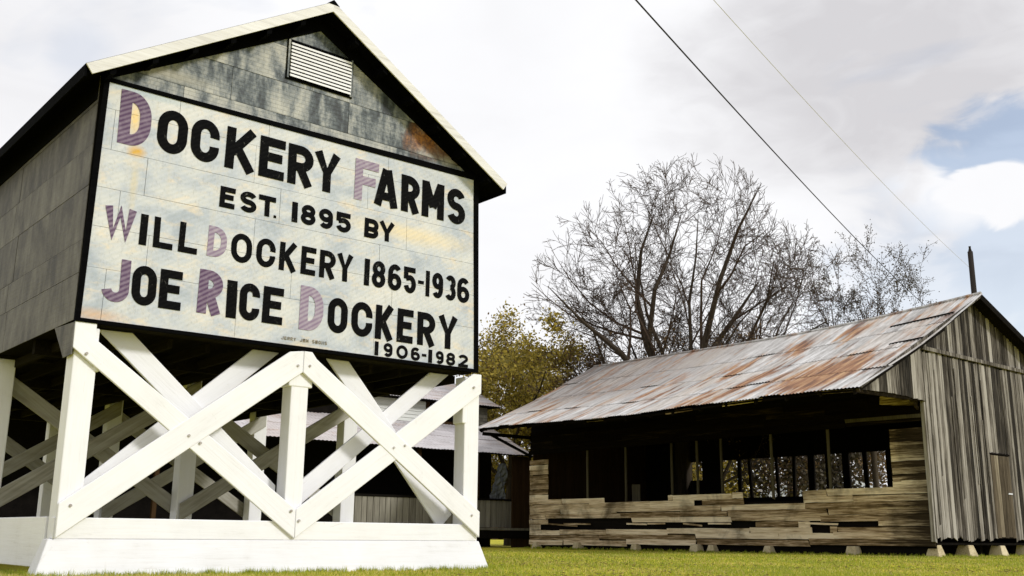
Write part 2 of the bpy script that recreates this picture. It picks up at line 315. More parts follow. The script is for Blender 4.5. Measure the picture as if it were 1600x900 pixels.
# worn board meshes, shared by every plank; unit size, scaled per plank
def worn(seed):
    r = random.Random(seed); V = []; n = 5
    for i in range(n):
        x = i/(n-1)-.5; jz = r.uniform(-.045, .045); jt = r.uniform(-.04, .04); jb = r.uniform(-.04, .04)
        e = r.uniform(-.012, .012) if i in (0, n-1) else 0
        e2 = -e*r.uniform(-.6, 1); V += [(x+e, -.5+jz, -.5+jb), (x+e, .5+jz, -.5+jb), (x+e2, .5+jz, .5+jt), (x+e2, -.5+jz, .5+jt)]
    Fc = [(0, 1, 2, 3), tuple(4*(n-1)+k for k in (3, 2, 1, 0))]
    for i in range(n-1):
        for k in range(4): k2 = (k+1) % 4; Fc.append((4*i+k, 4*(i+1)+k, 4*(i+1)+k2, 4*i+k2))
    me = bpy.data.meshes.new('worn_board'); me.from_pydata(V, [], Fc); me.update(); return me
WORN = {}
def plank(parent, m, a, b, width, thick, up=(0, 0, 1), name='board', seed=None):
    """plank centre line a->b; width along up, thickness across"""
    k = (m.name, seed if seed is not None else random.randrange(6))
    if k not in WORN: me = worn(k[1]); me.materials.append(m); WORN[k] = me
    a = Vector(a); b = Vector(b); d = b-a; X = d.normalized(); Z = Vector(up); Z = (Z-X*Z.dot(X)).normalized(); Y = Z.cross(X)
    o = bpy.data.objects.new(name, WORN[k]); COL.objects.link(o); o.parent = parent
    c = (a+b)/2-wloc(parent)
    o.matrix_basis = Matrix(((X.x*d.length, Y.x*thick, Z.x*width, c.x), (X.y*d.length, Y.y*thick, Z.y*width, c.y), (X.z*d.length, Y.z*thick, Z.z*width, c.z), (0, 0, 0, 1)))
    return o
def clip(poly, nx, nz, c):          # keep nx*x+nz*z <= c   (2D polygons)
    out = []
    for i in range(len(poly)):
        p, q = poly[i], poly[(i+1) % len(poly)]; fp = nx*p[0]+nz*p[1]-c; fq = nx*q[0]+nz*q[1]-c
        if fp <= 0: out.append(p)
        if fp*fq < 0: t = fp/(fp-fq); out.append((p[0]+t*(q[0]-p[0]), p[1]+t*(q[1]-p[1])))
    return out
def sstep(a, b, x): t = np.clip((x-a)/(b-a), 0, 1); return t*t*(3-2*t)
def gz(x, y): return .02*sstep(14, 27, x)*(1-sstep(5, 21, y))*(1-sstep(60, 90, x))*sstep(-30, -6, y)

# ---------------------------------------------------------------- ground
def ground():
    xs = np.concatenate([[-900, -300, -90, -40], np.arange(-20, 61, 1.), [75, 100, 150, 400, 1500]]); ys = np.concatenate([[-700, -200, -60], np.arange(-22, 51, 1.), [70, 100, 150, 400, 1500]])
    V = [(x, y, float(gz(x, y))) for y in ys for x in xs]; n = len(xs)
    Fc = [(j*n+i, j*n+i+1, (j+1)*n+i+1, (j+1)*n+i) for j in range(len(ys)-1) for i in range(n-1)]
    mesh('ground', V, Fc, M['ground'], smooth=True, kind='structure')
ground()
def grass():
    V = []; Fc = []; MI = []
    n = 95000; k = 0
    dep = 11.0*np.exp(rng.random(n)*math.log(42/11.)); px = rng.uniform(-60, 1660, n)
    for i in range(n):
        v = ray(px[i], 870); v = v-F*(v@F)*0; d = np.array([v[0], v[1]]); s = dep[i]/(v@F); x, y = CAM[0]+d[0]*s, CAM[1]+d[1]*s
        if -.1 < x < 7.5 and -.28 < y < 13.3: continue
        if x > 30 and y > 3.6: continue
        z = float(gz(x, y)); sc = max(1, dep[i]/14); dry = .5+.5*math.sin(x*.9+y*.35)*math.sin(y*.8-x*.3)
        near = 1 if dep[i] < 15 else 0
        for j in range(2):
            a = random.random()*6.28; h = random.uniform(.02, .055)*(1+.06*sc); w = random.uniform(.004, .009)*sc; l = random.uniform(.0, .04)
            ca, sa = math.cos(a), math.sin(a); xx = x+random.uniform(-.05, .05); yy = y+random.uniform(-.05, .05)
            V += [(xx-ca*w, yy-sa*w, z-.01), (xx+ca*w, yy+sa*w, z-.01), (xx+sa*l, yy-ca*l, z+h)]; Fc.append((k, k+1, k+2)); k += 3
            MI.append(1 if random.random() < (.65 if near else .12+.45*dry*dry) else 0)
    o = mesh('grass', V, Fc, M['blade'], kind='stuff', label='short yellow green lawn grass in front of the barns', category='grass')
    o.data.materials.append(M['blade_dry']); o.data.polygons.foreach_set('material_index', np.array(MI, 'i'))
grass()

def tufts():
    V = []; Fc = []; k = 0
    spots = [(random.uniform(-.3, 7.75), -.2-abs(random.gauss(0, .06))) for _ in range(260)]+[(-.24-abs(random.gauss(0, .05)), random.uniform(-.2, 8)) for _ in range(200)]
    spots += [(29.8-.25-abs(random.gauss(0, .12)), random.uniform(2.9, 24)) for _ in range(420)]+[(random.uniform(29.8, 38), 2.9-abs(random.gauss(0, .15))) for _ in range(160)]
    for x, y in spots:
        hh = random.uniform(.05, .13)*(1.3 if x > 20 else 1)
        for j in range(12):
            a = random.random()*6.28; h = hh*random.uniform(.5, 1); w = .004 if x < 20 else .010; l = random.uniform(.01, .07); ca, sa = math.cos(a), math.sin(a); xx = x+random.gauss(0, .03); yy = y+random.gauss(0, .03)
            V += [(xx-ca*w, yy-sa*w, 0), (xx+ca*w, yy+sa*w, 0), (xx+sa*l, yy-ca*l, h)]; Fc.append((k, k+1, k+2)); k += 3
    mesh('grass_tufts', V, Fc, M['blade'], kind='stuff', label='longer uncut grass tufts along the skirt boards and barn footings', category='grass')
tufts()
def litter():
    V = []; Fc = []; k = 0
    for _ in range(5000):
        dep = 11.5*math.exp(random.random()*math.log(36/11.5)); v = ray(random.uniform(620, 1640), 870); s_ = dep/(v@F); x, y = CAM[0]+v[0]*s_, CAM[1]+v[1]*s_
        if math.sin(x*.7)*math.cos(y*.6)+random.gauss(0, .5) < .1: continue
        if -.3 < x < 7.8 and y > -.3 or x > 29.4: continue
        a = random.random()*6.28; r_ = random.uniform(.018, .04); z = random.uniform(.03, .055)
        for q, t in ((0, 0), (1.5, .6), (3.14, 0), (4.7, .6)): V.append((x+math.cos(a+q)*r_*(1-t*.4), y+math.sin(a+q)*r_*(1-t*.4), z+t*.012+random.uniform(0, .01)))
        Fc.append((k, k+1, k+2, k+3)); k += 4
    mesh('fallen_leaves', V, Fc, M['leaf_brown'], kind='stuff', label='scattered brown fallen leaves lying on the lawn', category='leaves')
litter()

# ---------------------------------------------------------------- near barn on its white trestle
PL, PC, PR_ = (0.04, .38), (3.54, 3.86), (7.15, 7.49)      # post spans along x
ROWS = [0, 4.3, 8.6, 12.9]
barn = thing('raised_barn', 'grey tin sided gabled seed house standing on white cross braced posts', 'barn', (3.7, 0, 0))
def poly_beam(pts, y0, y1, m, name='brace'):
    o = MB().prism([(x, y0, z) for x, z in pts], (0, y1-y0, 0)).build(name, m, barn); bevel(o, .012, 2); return o
# posts
for ri, y in enumerate(ROWS):
    for (x0, x1) in (PL, PC, PR_):
        top = 3.56 if ri else 3.5
        o = MB().box((x0, y, .06), (x1, y+.31, top)).build('post', M['white_z'], barn); bevel(o, .018, 2)
for (x0, x1, z0) in ((.335, .425, 2.86), (3.485, 3.925, 2.96), (7.09, 7.2, 2.62)):           # worn blocks at the post heads
    o = MB().box((x0, -.012, z0), (x1, .29, z0+.4)).build('post_cap', M['white_z'], barn); bevel(o, .02, 2)
# front face braces
poly_beam([(.04, .5), (3.70, 3.2), (3.70, 3.56), (3.45, 3.52), (.04, .975)], -.072, -.014, M['white_u'])
poly_beam([(0.0, 3.17), (3.72, .52), (3.72, .98), (.31, 3.33), (.31, 3.56), (0, 3.56)], -.062, -.013, M['white_d'])
poly_beam([(3.705, 3.2), (7.49, .56), (7.49, 1.02), (3.95, 3.45), (3.86, 3.56), (3.705, 3.56)], -.073, -.015, M['white_d'])
poly_beam([(3.725, .52), (7.49, 3.2), (7.49, 3.56), (7.3, 3.56), (3.725, .98)], -.061, -.0125, M['white_u'])
# braces on the back of the front posts
poly_beam([(.45, 3.55), (.97, 3.56), (3.53, 1.36), (3.53, .93)], .315, .37, M['white_d'])
poly_beam([(.39, .78), (3.48, 3.56), (3.0, 3.56), (.39, 1.25)], .372, .43, M['white_u'])
poly_beam([(4.36, 3.56), (4.8, 3.56), (7.14, .97), (6.86, .7)], .315, .37, M['white_d'])
poly_beam([(3.9, .95), (7.04, 3.56), (6.60, 3.56), (3.9, 1.36)], .372, .43, M['white_u'])
for (x, z) in ((1.83, 2.03), (2.02, 1.93), (5.55, 2.07), (5.78, 2.12), (.2, .95), (.2, 3.1), (3.63, .95), (3.78, .8), (7.3, .95), (7.3, 3.3), (3.6, 3.3), (3.82, 3.32)):
    V, Fc = tube([(x, -.07, z), (x, -.088, z)], .022, 8); mesh('bolt', V, Fc, M['bolt'], barn)
# rails and skirt boards
o = MB().prism([(.02, -.009, .497), (.02, -.009, .79), (.02, .14, .79), (.02, .14, .497)], (7.45, 0, 0)).build('rail', M['white_x'], barn); bevel(o, .012, 2)
o = MB().add([(-.04, -.02, .495), (7.52, -.02, .495), (7.52, .2, .495), (-.04, .2, .495), (-.23, -.2, -.05), (7.66, -.2, -.05), (7.66, .2, -.05), (-.23, .2, -.05)], [(0, 1, 2, 3), (4, 7, 6, 5), (0, 4, 5, 1), (1, 5, 6, 2), (2, 6, 7, 3), (3, 7, 4, 0)]).build('skirt_board', M['skirt'], barn); bevel(o, .015, 2)
o = MB().box((.015, .345, .10), (.13, 12.9, .80)).build('skirt_board', M['white_y'], barn); bevel(o, .012, 2)
o = MB().box((7.37, .345, .10), (7.48, 12.9, .80)).build('skirt_board', M['white_y'], barn); bevel(o, .012, 2)
for y in ROWS[1:]:
    o = MB().box((.2, y-.06, .45), (7.3, y-.005, .75)).build('rail', M['dirty_x'], barn)  # white paint darkened for the shade, not dirt
# braces in the rows behind and along the two sides
for y in ROWS[1:]:
    for (a, b) in ((PL, PC), (PC, PR_)) if y < 12 else ():
        x0, x1 = a[0]+.05, b[1]-.05
        poly_beam([(x0, .8), (x1, 3.2), (x1, 3.54), (x0, 1.14)], y-.06, y-.012, M['dirty_u'])  # white paint darkened for the shade, not dirt
        if y < 12: poly_beam([(x0, 3.2), (x1, .8), (x1, 1.14), (x0, 3.54)], y+.32, y+.37, M['dirty_d'])  # white paint darkened for the shade, not dirt
# tin flashing on the corner post
P = [onX(85.5, 513, -.015), onX(115.5, 503, -.015), onX(111, 553, -.015), onX(98, 559, -.015)]
MB().prism(P, (.012, 0, 0)).build('corner_flashing', M['side_tin'], barn)
# floor
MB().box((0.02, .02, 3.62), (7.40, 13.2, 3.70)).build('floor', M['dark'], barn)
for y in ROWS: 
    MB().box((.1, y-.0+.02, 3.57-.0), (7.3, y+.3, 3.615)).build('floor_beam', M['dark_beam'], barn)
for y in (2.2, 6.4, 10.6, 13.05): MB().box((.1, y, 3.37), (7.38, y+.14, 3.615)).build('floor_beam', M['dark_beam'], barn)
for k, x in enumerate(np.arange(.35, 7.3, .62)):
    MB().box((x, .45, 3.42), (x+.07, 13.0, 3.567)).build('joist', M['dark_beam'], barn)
# walls
WZ0, SL, RX, RZ = 3.58, .61, 3.70, 9.83
EZ = 7.36; EXL, EXR = -.36, 7.76
def roof_z(x): return RZ-abs(x-RX)*SL
MB().prism([(.012, .012, 3.71), (7.388, .012, 3.71), (7.388, .012, roof_z(7.388)-.14), (RX, .012, RZ-.14), (.012, .012, roof_z(0)-.14)], (0, 13.2, 0)).build('wall', M['dark'], barn)
# gable tin sheets
zs = [7.36, 7.62, 8.22, 8.9, 9.7]; 
for zi in range(4):
    xs_ = [-.0, 2.1, 4.36, 6.5, 7.41] if zi % 2 else [0, 1.3, 3.6, 5.9, 7.41]
    for xi in range(len(xs_)-1):
        p = [(xs_[xi]+.004, zs[zi]+.004), (xs_[xi+1]-.004, zs[zi]+.004), (xs_[xi+1]-.004, zs[zi+1]-.004), (xs_[xi]+.004, zs[zi+1]-.004)]
        p = clip(p, -SL, 1, RZ-SL*RX-.13); p = clip(p, SL, 1, RZ+SL*RX-.13)
        if len(p) > 2: MB().prism([(x, 0, z) for x, z in p], (0, -.010-.003*random.random(), 0)).build('tin_sheet', M['gable_tin'], barn)
# side tin sheets
zz = [3.585, 3.64, 4.29, 4.8, 5.64, 6.30, 6.96, 7.48]
for zi in range(1, 7):
    off = [0, 0, .1, -.12, .25, .1, .3][zi]
    ys_ = [-.0, 3.75+off, 7.5+off, 11.2+off, 13.2]
    for yi in range(4):
        a = .006; t = .008+.006*random.random()
        o = MB().prism([(0, ys_[yi]+a, zz[zi]+a*.6-(.06 if zi == 1 else 0)), (0, ys_[yi+1]-a, zz[zi]+a*.6-(.06 if zi == 1 else 0)), (0, ys_[yi+1]-a, zz[zi+1]-a*.6), (0, ys_[yi]+a, zz[zi+1]-a*.6)], (-t, 0, 0)).build('tin_sheet', M['side_tin'], barn)
# roof
Y0, Y1 = -.41, 13.6
for sgn, ex in ((-1, EXL), (1, EXR)):
    ez = RZ-abs(ex-RX)*SL
    MB().prism([(RX, Y0, RZ), (ex, Y0, ez), (ex, Y0, ez-.035), (RX, Y0, RZ-.035)], (0, Y1-Y0, 0)).build('roof', M['black'], barn)
    # soffit boards
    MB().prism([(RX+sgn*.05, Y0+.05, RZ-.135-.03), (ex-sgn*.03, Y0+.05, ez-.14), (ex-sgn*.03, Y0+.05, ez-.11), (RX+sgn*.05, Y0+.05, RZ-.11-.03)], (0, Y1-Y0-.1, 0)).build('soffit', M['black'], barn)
    fy = Y0-.028
    P = [(RX, RZ-.012), (ex+sgn*.0, ez-.012), (ex+sgn*.0-sgn*.10, ez-.148), (RX, RZ-.198)]
    MB().prism([(x, fy, z) for x, z in P], (0, .026, 0)).build('fascia', M['fascia'], barn)
    MB().box((min(ex, ex-sgn*.03), Y0+.01, ez-.2), (max(ex, ex-sgn*.03), Y1, ez-.04)).build('fascia', M['black'], barn)
    # lookouts under the rake
    for k in range(6):
        x = RX+sgn*(.5+k*.62); z = RZ-abs(x-RX)*SL
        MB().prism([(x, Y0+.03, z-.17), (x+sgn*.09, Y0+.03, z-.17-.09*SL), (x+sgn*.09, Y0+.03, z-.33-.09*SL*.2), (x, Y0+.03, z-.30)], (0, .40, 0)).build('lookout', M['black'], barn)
    # frieze strip added as the black eave shade above the side tin
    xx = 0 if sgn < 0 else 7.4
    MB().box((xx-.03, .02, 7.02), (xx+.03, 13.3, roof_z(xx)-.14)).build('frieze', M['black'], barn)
    MB().prism([(RX, -.016, RZ-.14), (RX+sgn*3.71, -.016, roof_z(RX+sgn*3.71)-.14), (RX+sgn*3.71, -.016, roof_z(RX+sgn*3.71)-.25), (RX, -.016, RZ-.42)], (0, -.018, 0)).build('frieze', M['black'], barn)  # black strip along the rake, standing in for the soffit's shade
    # small fascia drip at the gutter end
MB().prism([(RX-.12, Y0-.03, RZ-.07), (RX, Y0-.03, RZ+.03), (RX+.12, Y0-.03, RZ-.07)], (0, Y1-Y0+.03, 0)).build('ridge_cap', M['black'], barn)
# louvre vent
lv = MB().box((3.06, -.03, 8.30), (4.40, -.016, 9.06)).build('louvre_vent', M['black'], barn)
for k in range(10):
    z = 8.35+k*.066
    MB().prism([(3.12, -.078, z-.004), (3.12, -.034, z+.03), (3.12, -.034, z+.05), (3.12, -.078, z+.036)], (1.22, 0, 0)).build('slat', M['white_x'], lv)
for x in (3.075, 4.345): MB().box((x, -.05, 8.32), (x+.035, -.031, 9.04)).build('frame', M['gable_tin'], lv)

# ---------------------------------------------------------------- the sign
sign = thing('painted_sign', 'big weathered farm sign with purple and black lettering covering the gable front', 'sign', (3.7, -.05, 3.55))
SY = -.08
O = [onY(*q, SY) for q in ((164, 119), (748, 274), (747.5, 582.5), (117, 501))]; I = [onY(*q, SY) for q in ((172, 127), (741, 281), (741.5, 576.5), (126, 496))]
for i in range(4):
    j = (i+1) % 4; MB().prism([O[i]+np.array([0, -.02, 0])*0, O[j], I[j], I[i]], (0, .062, 0)).build('frame', M['black'], sign)
# eight courses of sheet, three or four to a course, edges drawn between the (slightly out of square) corners
def sp(u, v):                          # u across, v down, 0..1
    a = I[0]*(1-u)+I[1]*u; b = I[3]*(1-u)+I[2]*u; return a*(1-v)+b*v
vs = [0, .115, .29, .455, .62, .79, 1]
us = [[0, .16, .38, .72, 1], [0, .02, .35, .66, 1], [0, .10, .42, .78, 1], [0, .05, .36, .70, 1], [0, .12, .46, .74, 1], [0, .04, .33, .69, 1]]
for vi in range(6):
    for ui in range(4):
        g = .0006; gv = .0011
        q = [sp(us[vi][ui]+g*0.7, vs[vi]+gv), sp(us[vi][ui+1]-g*0.7, vs[vi]+gv), sp(us[vi][ui+1]-g*.7, vs[vi+1]-gv*.2), sp(us[vi][ui]+g*.7, vs[vi+1]-gv*.2)]
        t = [random.uniform(.008, .014) for _ in range(4)]
        V = [tuple(np.array([p[0], SY+.03, p[2]])) for p in q]+[(p[0], SY+.03-tt, p[2]) for p, tt in zip(q, t)]
        mesh('sheet', V, [(0, 3, 2, 1)[::-1], (4, 5, 6, 7)[::-1], (0, 1, 5, 4), (1, 2, 6, 5), (2, 3, 7, 6), (3, 0, 4, 7)], M['sign'], sign)
q = [sp(0, 0), sp(1, 0), sp(1, 1), sp(0, 1)]; MB().prism([(p[0], SY+.032, p[2]) for p in q], (0, .02, 0)).build('backing_board', M['dark'], sign)
# stroke letters ------------------------------------------------------------
def arc(cx, cy, rx, ry, a0, a1, n=9):
    n = n*2-1; return [(cx+rx*math.cos(math.radians(a0+(a1-a0)*i/(n-1))), cy+ry*math.sin(math.radians(a0+(a1-a0)*i/(n-1)))) for i in range(n)]
def glyph(ch, w, h, t):
    """list of (points, closed) centre lines inside w x h for a pen of width t"""
    k = t/2; L, Rr, B, T = k, w-k, k, h-k; r = min((w-t)/2, (h-t)/2); cx = w/2
    if ch == 'O' or ch == '0':
        ry = r*1.15; ry = min(ry, (h-t)/2); return [(arc(cx, T-ry, r, ry, 0, 180)+arc(cx, B+ry, r, ry, 180, 360), True)]
    if ch == 'D':
        rx = (w-t)*.8; rx = min(rx, w-t-k*1.08); ry = min((h-t)*.42, rx*1.5); return [([(L, 0+k), (L, T), ]+arc(Rr-rx, T-ry, rx, ry, 90, 0, 7)+arc(Rr-rx, B+ry, rx, ry, 0, -90, 7), True)]
    if ch == 'C':
        ry = min(r*1.15, (h-t)/2); return [(arc(cx, T-ry, r, ry, -8, 180, 12)+arc(cx, B+ry, r, ry, 180, 368, 12), False)]
    if ch == 'K': return [([(L, 0), (L, h)], False), ([(w-k*1.1, h), (L+k*.4, h*.40)], False), ([(L+(w-t)*.28, h*.56), (w-k*1.05, 0)], False)]
    if ch == 'E': return [([(L, 0), (L, h)], False), ([(0, T), (w, T)], False), ([(0, h*.52), (w*.9, h*.52)], False), ([(0, B), (w, B)], False)]
    if ch == 'F': return [([(L, 0), (L, h)], False), ([(0, T), (w, T)], False), ([(0, h*.50), (w*.88, h*.50)], False)]
    if ch in 'RB':
        m_ = h*.46; ry = (T-m_)/2; rx = min((w-t)*.9, ry*1.1)
        top = ([(L, T), (Rr-rx, T)]+arc(Rr-rx, m_+ry, rx, ry, 90, -90, 9)+[(L, m_)], False)
        if ch == 'R': return [([(L, 0), (L, h)], False), top, ([(L+(w-t)*.45, m_), (w-k*1.02, 0)], False)]
        ry2 = (m_-B)/2; return [([(L, 0), (L, h)], False), top, ([(L, B), (Rr-rx, B)]+arc(Rr-rx, B+ry2, rx, ry2, -90, 90, 9)+[(L, m_)], False)]
    if ch == 'Y': return [([(k*1.0, h), (cx, h*.44), (w-k*1.0, h)], False), ([(cx, 0), (cx, h*.5)], False)]
    if ch == 'A': return [([(k*.95, 0), (cx-k*.25, h), ], False), ([(w-k*.95, 0), (cx+k*.25, h)], False), ([(w*.25, h*.27), (w*.75, h*.27)], False)]
    if ch == 'M': k = t*.42; return [([(k, 0), (k, h)], False), ([(w-k, 0), (w-k, h)], False), ([(k*1.1, h*.97), (cx, h*.30)], False), ([(w-k*1.1, h*.97), (cx, h*.30)], False)]
    if ch == 'W': return [([(k*.95, h), (w*.29, k*1.5), (cx, h*.90), (w*.71, k*1.5), (w-k*.95, h)], False)]
    if ch == 'S':
        ry = (h-t)/4; rx = (w-t)/2
        return [(arc(cx, T-ry, rx, ry, 20, 250, 12)+arc(cx, B+ry, rx, ry, 70, -160, 12), False)]
    if ch == 'N': return [([(L, 0), (L, h), (Rr, 0), (Rr, h)], False)]
    if ch == 'G': return glyph('C', w, h, t)+[([(w*.5, h*.45), (w, h*.45)], False)]
    if ch == 'T': return [([(cx, 0), (cx, h)], False), ([(0, T), (w, T)], False)]
    if ch in 'I1': return [([(cx, 0), (cx, h)], False)]
    if ch == 'L': return [([(L, h), (L, 0)], False), ([(0, B), (w, B)], False)]
    if ch == 'J': rx = (w-t)/2*.98; return [([(Rr, h)]+arc(Rr-rx, B+rx, rx, rx, 0, -170, 12), False)]
    if ch == '.': return [([(0, t*.5), (t, t*.5)], False)]
    if ch == '-': return [([(0, h*.5), (w, h*.5)], False)]
    if ch == '8':
        ry1 = (h-t)*.24; ry2 = (h-t)*.26; return [(arc(cx, T-ry1, r*.9, ry1, 0, 345, 16), True), (arc(cx, B+ry2, r, ry2, 0, 345, 16), True)]
    if ch in '96':
        ry = (h-t)*.28
        a = arc(cx, B+ry, r, ry, 0, 345, 16); b = arc(cx, T-ry*1.1, r, ry*1.1, 35, 180, 9)+[(L, B+ry)]
        if ch == '9': a = [(w-x, h-y) for x, y in a]; b = [(w-x, h-y) for x, y in b]
        return [(a, True), (b, False)]
    if ch == '5': ry = (h*.60-B)/2; return [([(w*.95, T), (L, T), (L, h*.54)], False), ([(L, h*.58-k*.3)]+arc(cx, B+ry, r, ry, 100, -165, 14), False)]
    if ch == '3': ry1 = (T-h*.52)/2; ry2 = (h*.52-B)/2; return [(arc(cx, T-ry1, r*.92, ry1, 150, -90, 12), False), (arc(cx, B+ry2, r, ry2, 90, -150, 12), False)]
    if ch == '2': ry = (h-t)*.27; return [(arc(cx, T-ry, r, ry, 165, -30, 11)+[(L+k*.2, B)], False), ([(0, B), (w, B)], False)]
    if ch == 'U': return [([(L, h), ]+arc(cx, B+r, r, r, 180, 360, 9)+[(Rr, h)], False)]
    if ch == 'P': m_ = h*.44; ry = (T-m_)/2; rx = min((w-t)*.9, ry*1.1); return [([(L, 0), (L, h)], False), ([(L, T), (Rr-rx, T)]+arc(Rr-rx, m_+ry, rx, ry, 90, -90, 9)+[(L, m_)], False)]
    raise ValueError(ch)
def ribbon(pts, closed, t):
    P = []
    for p in pts:
        p = np.array(p)
        if not P or np.linalg.norm(p-P[-1]) > 1.5e-3: P.append(p)
    if closed and np.linalg.norm(P[0]-P[-1]) < 1.5e-3: P.pop()
    n = len(P); Lf = []; Rt = []
    for i in range(n):
        a = P[(i-1) % n] if (closed or i) else None; b = P[(i+1) % n] if (closed or i < n-1) else None
        d1 = (P[i]-a)/max(np.linalg.norm(P[i]-a), 1e-9) if a is not None else None; d2 = (b-P[i])/max(np.linalg.norm(b-P[i]), 1e-9) if b is not None else None
        if d1 is None: d1 = d2
        if d2 is None: d2 = d1
        n1 = np.array([-d1[1], d1[0]]); n2 = np.array([-d2[1], d2[0]]); mtr = n1+n2; ln = np.linalg.norm(mtr)
        mtr = mtr/ln if ln > 1e-6 else n1; s = 1/max(mtr@n1, .62)
        Lf.append(P[i]+mtr*t/2*s); Rt.append(P[i]-mtr*t/2*s)
    return Lf, Rt, n
def letter(ch, xl, xr, yt, yb, m, tk, name='letter', warp=0.):
    """letter whose middle-height edges lie at pixel columns xl, xr and whose cap / base lines at its centre lie at yt, yb"""
    xc = (xl+xr)/2; T = onY(xc, yt, SY); Bm = onY(xc, yb, SY); a = onY(xl, (yt+yb)/2, SY); b = onY(xr, (yt+yb)/2, SY)
    h = T[2]-Bm[2]; w = b[0]-a[0]; t = tk*h; t = min(t, w*.97 if ch in 'I1' else w*.5)
    if ch in 'I1': t = w
    x0 = (T[0]+Bm[0])/2-w/2; z0 = Bm[2]; V = []; Fc = []; r = random.Random(int(xl*7+yt))
    sh = r.uniform(-.015, .015)
    for si, (pts, cl) in enumerate(glyph(ch, w, h, t)):
        Lf, Rt, n = ribbon(pts, cl, t); k = len(V); y = SY+.0115-.0006*si
        for p, q in zip(Lf, Rt): V += [(x0+p[0]+sh*p[1], y, z0+p[1]), (x0+q[0]+sh*q[1], y, z0+q[1])]
        for i in range(n if cl else n-1): j = (i+1) % n; Fc.append((k+2*i, k+2*j, k+2*j+1, k+2*i+1))
    return mesh(name, V, Fc, m, sign)
def lin(x0, y0, x1, y1): return lambda x: y0+(y1-y0)*(x-x0)/(x1-x0)
K, Pp, Pq = M['ink'], M['purple'], M['purple_pale']
t1, b1 = lin(270, 172, 714, 295), lin(270, 240.5, 714, 350)
letter('D', 187, 238, 144, 229, Pp, .205)
for ch, a, b in (('O', 246, 294), ('C', 299, 344), ('K', 353, 402), ('E', 406, 446), ('R', 451, 491), ('Y', 491, 533), ('A', 586, 623), ('R', 628, 657), ('M', 661, 694), ('S', 700, 728)):
    letter(ch, a, b, t1((a+b)/2), b1((a+b)/2), K, .22)
letter('F', 555, 592, 251, 315, Pq, .21)
t2, b2 = lin(356, 292, 605, 347), lin(356, 325, 605, 377)
for ch, a, b in (('E', 344, 368), ('S', 376, 402), ('T', 405, 432), ('.', 429, 437), ('1', 457, 466), ('8', 471, 494), ('9', 499, 521), ('5', 526, 549), ('B', 570, 592), ('Y', 593, 618)):
    letter(ch, a, b, t2((a+b)/2), b2((a+b)/2), K, .25)
t3, b3 = lin(225, 334, 724, 434), lin(225, 383, 724, 473)
letter('W', 163, 213, 324, 377, Pp, .22); letter('D', 325, 355, 354, 402, Pq, .2)
for ch, a, b in (('I', 219, 231), ('L', 241, 272), ('L', 280, 310), ('O', 362, 395), ('C', 401, 431), ('K', 437, 465), ('E', 471, 494), ('R', 500, 525), ('Y', 527, 553), ('1', 570, 578), ('8', 582, 603), ('6', 607, 628), ('5', 632, 651), ('-', 654, 663), ('1', 666, 672), ('9', 676, 693), ('3', 696, 713), ('6', 715, 734)):
    letter(ch, a, b, t3((a+b)/2), b3((a+b)/2), K, .2)
t4, b4 = lin(226, 415, 700, 494), lin(226, 477.5, 700, 545)
letter('J', 160, 204, 403, 472, Pp, .215); letter('R', 310, 348, 422, 491, Pp, .22); letter('D', 469, 506, 448, 517, Pq, .21)
for ch, a, b in (('O', 207, 246), ('E', 250, 285), ('I', 355, 371), ('C', 375, 407), ('E', 411, 443), ('O', 513, 544), ('C', 550, 583), ('K', 587, 616), ('E', 621, 646), ('R', 653, 681), ('Y', 685, 716)):
    letter(ch, a, b, t4((a+b)/2), b4((a+b)/2), K, .212)
t5, b5 = lin(588, 533, 724, 554), lin(588, 555, 724, 573.5)
for ch, a, b in (('1', 586, 592), ('9', 600, 614), ('0', 620, 638), ('6', 643, 657), ('-', 660, 667), ('1', 670, 676), ('9', 682, 694), ('8', 698, 712), ('2', 717, 732)):
    letter(ch, a, b, t5((a+b)/2), b5((a+b)/2), K, .24)
t6, b6 = lin(440, 525, 512, 534), lin(440, 530, 512, 539.5)
xx = 440.
for ch in 'JERRY JIM SIGNS':
    if ch != ' ': letter(ch, xx, xx+3.7, t6(xx), b6(xx), M['faint_ink'], .2, name='signature_letter')
    xx += 4.85

# ---------------------------------------------------------------- the long old barn on the right
OX, OY = 29.8, 3.0
RW = 38.3; LY = 24.1
ob = thing('weathered_barn', 'long sagging grey board barn with rusty tin roof and open windows', 'barn', (34, 13, 0))
# roof surface as a sagging patch; s = 0 ridge .. 1 eave, t = 0 near gable .. 1 far end
def ridge_pt(t): return np.array([33.74+1.0*t, 2.5+22.0*t, 9.71-.12*t-.28*math.sin(math.pi*t)-.05*math.sin(7*t)])
def eave_pt(t): return np.array([24.75+1.9*t**1.3, 2.5+22.0*t, 5.27+.36*t-.10*math.sin(math.pi*t)+.04*math.sin(9*t)])
def reave_pt(t): return np.array([38.9+.3*t, 2.5+22.0*t, 7.75-.1*math.sin(math.pi*t)])
def RP(s, t, lift=0.):
    p = ridge_pt(t)*(1-s)+eave_pt(t)*s; p[2] += -.16*math.sin(math.pi*s)+lift; return p
def RQ(s, t, lift=0.):
    p = ridge_pt(t)*(1-s)+reave_pt(t)*s; p[2] += lift; return p
def sheet(fn, s0, s1, t0, t1, lift0, lift1, name, m):
    n = 16; V = []
    for si, (s, l) in enumerate(((s0, lift0), ((s0+s1)/2, (lift0+lift1)/2), (s1, lift1))):
        for i in range(n+1):
            t = t0+(t1-t0)*i/n; V.append(tuple(fn(s, t, l+.016*(1 if i % 2 else -1)*1.0)))
    Fc = [(r_*(n+1)+i, r_*(n+1)+i+1, (r_+1)*(n+1)+i+1, (r_+1)*(n+1)+i) for r_ in range(2) for i in range(n)]
    return mesh(name, V, Fc, m, ob)
NC = 22; SR = [0, .27, .52, .77, 1.0]
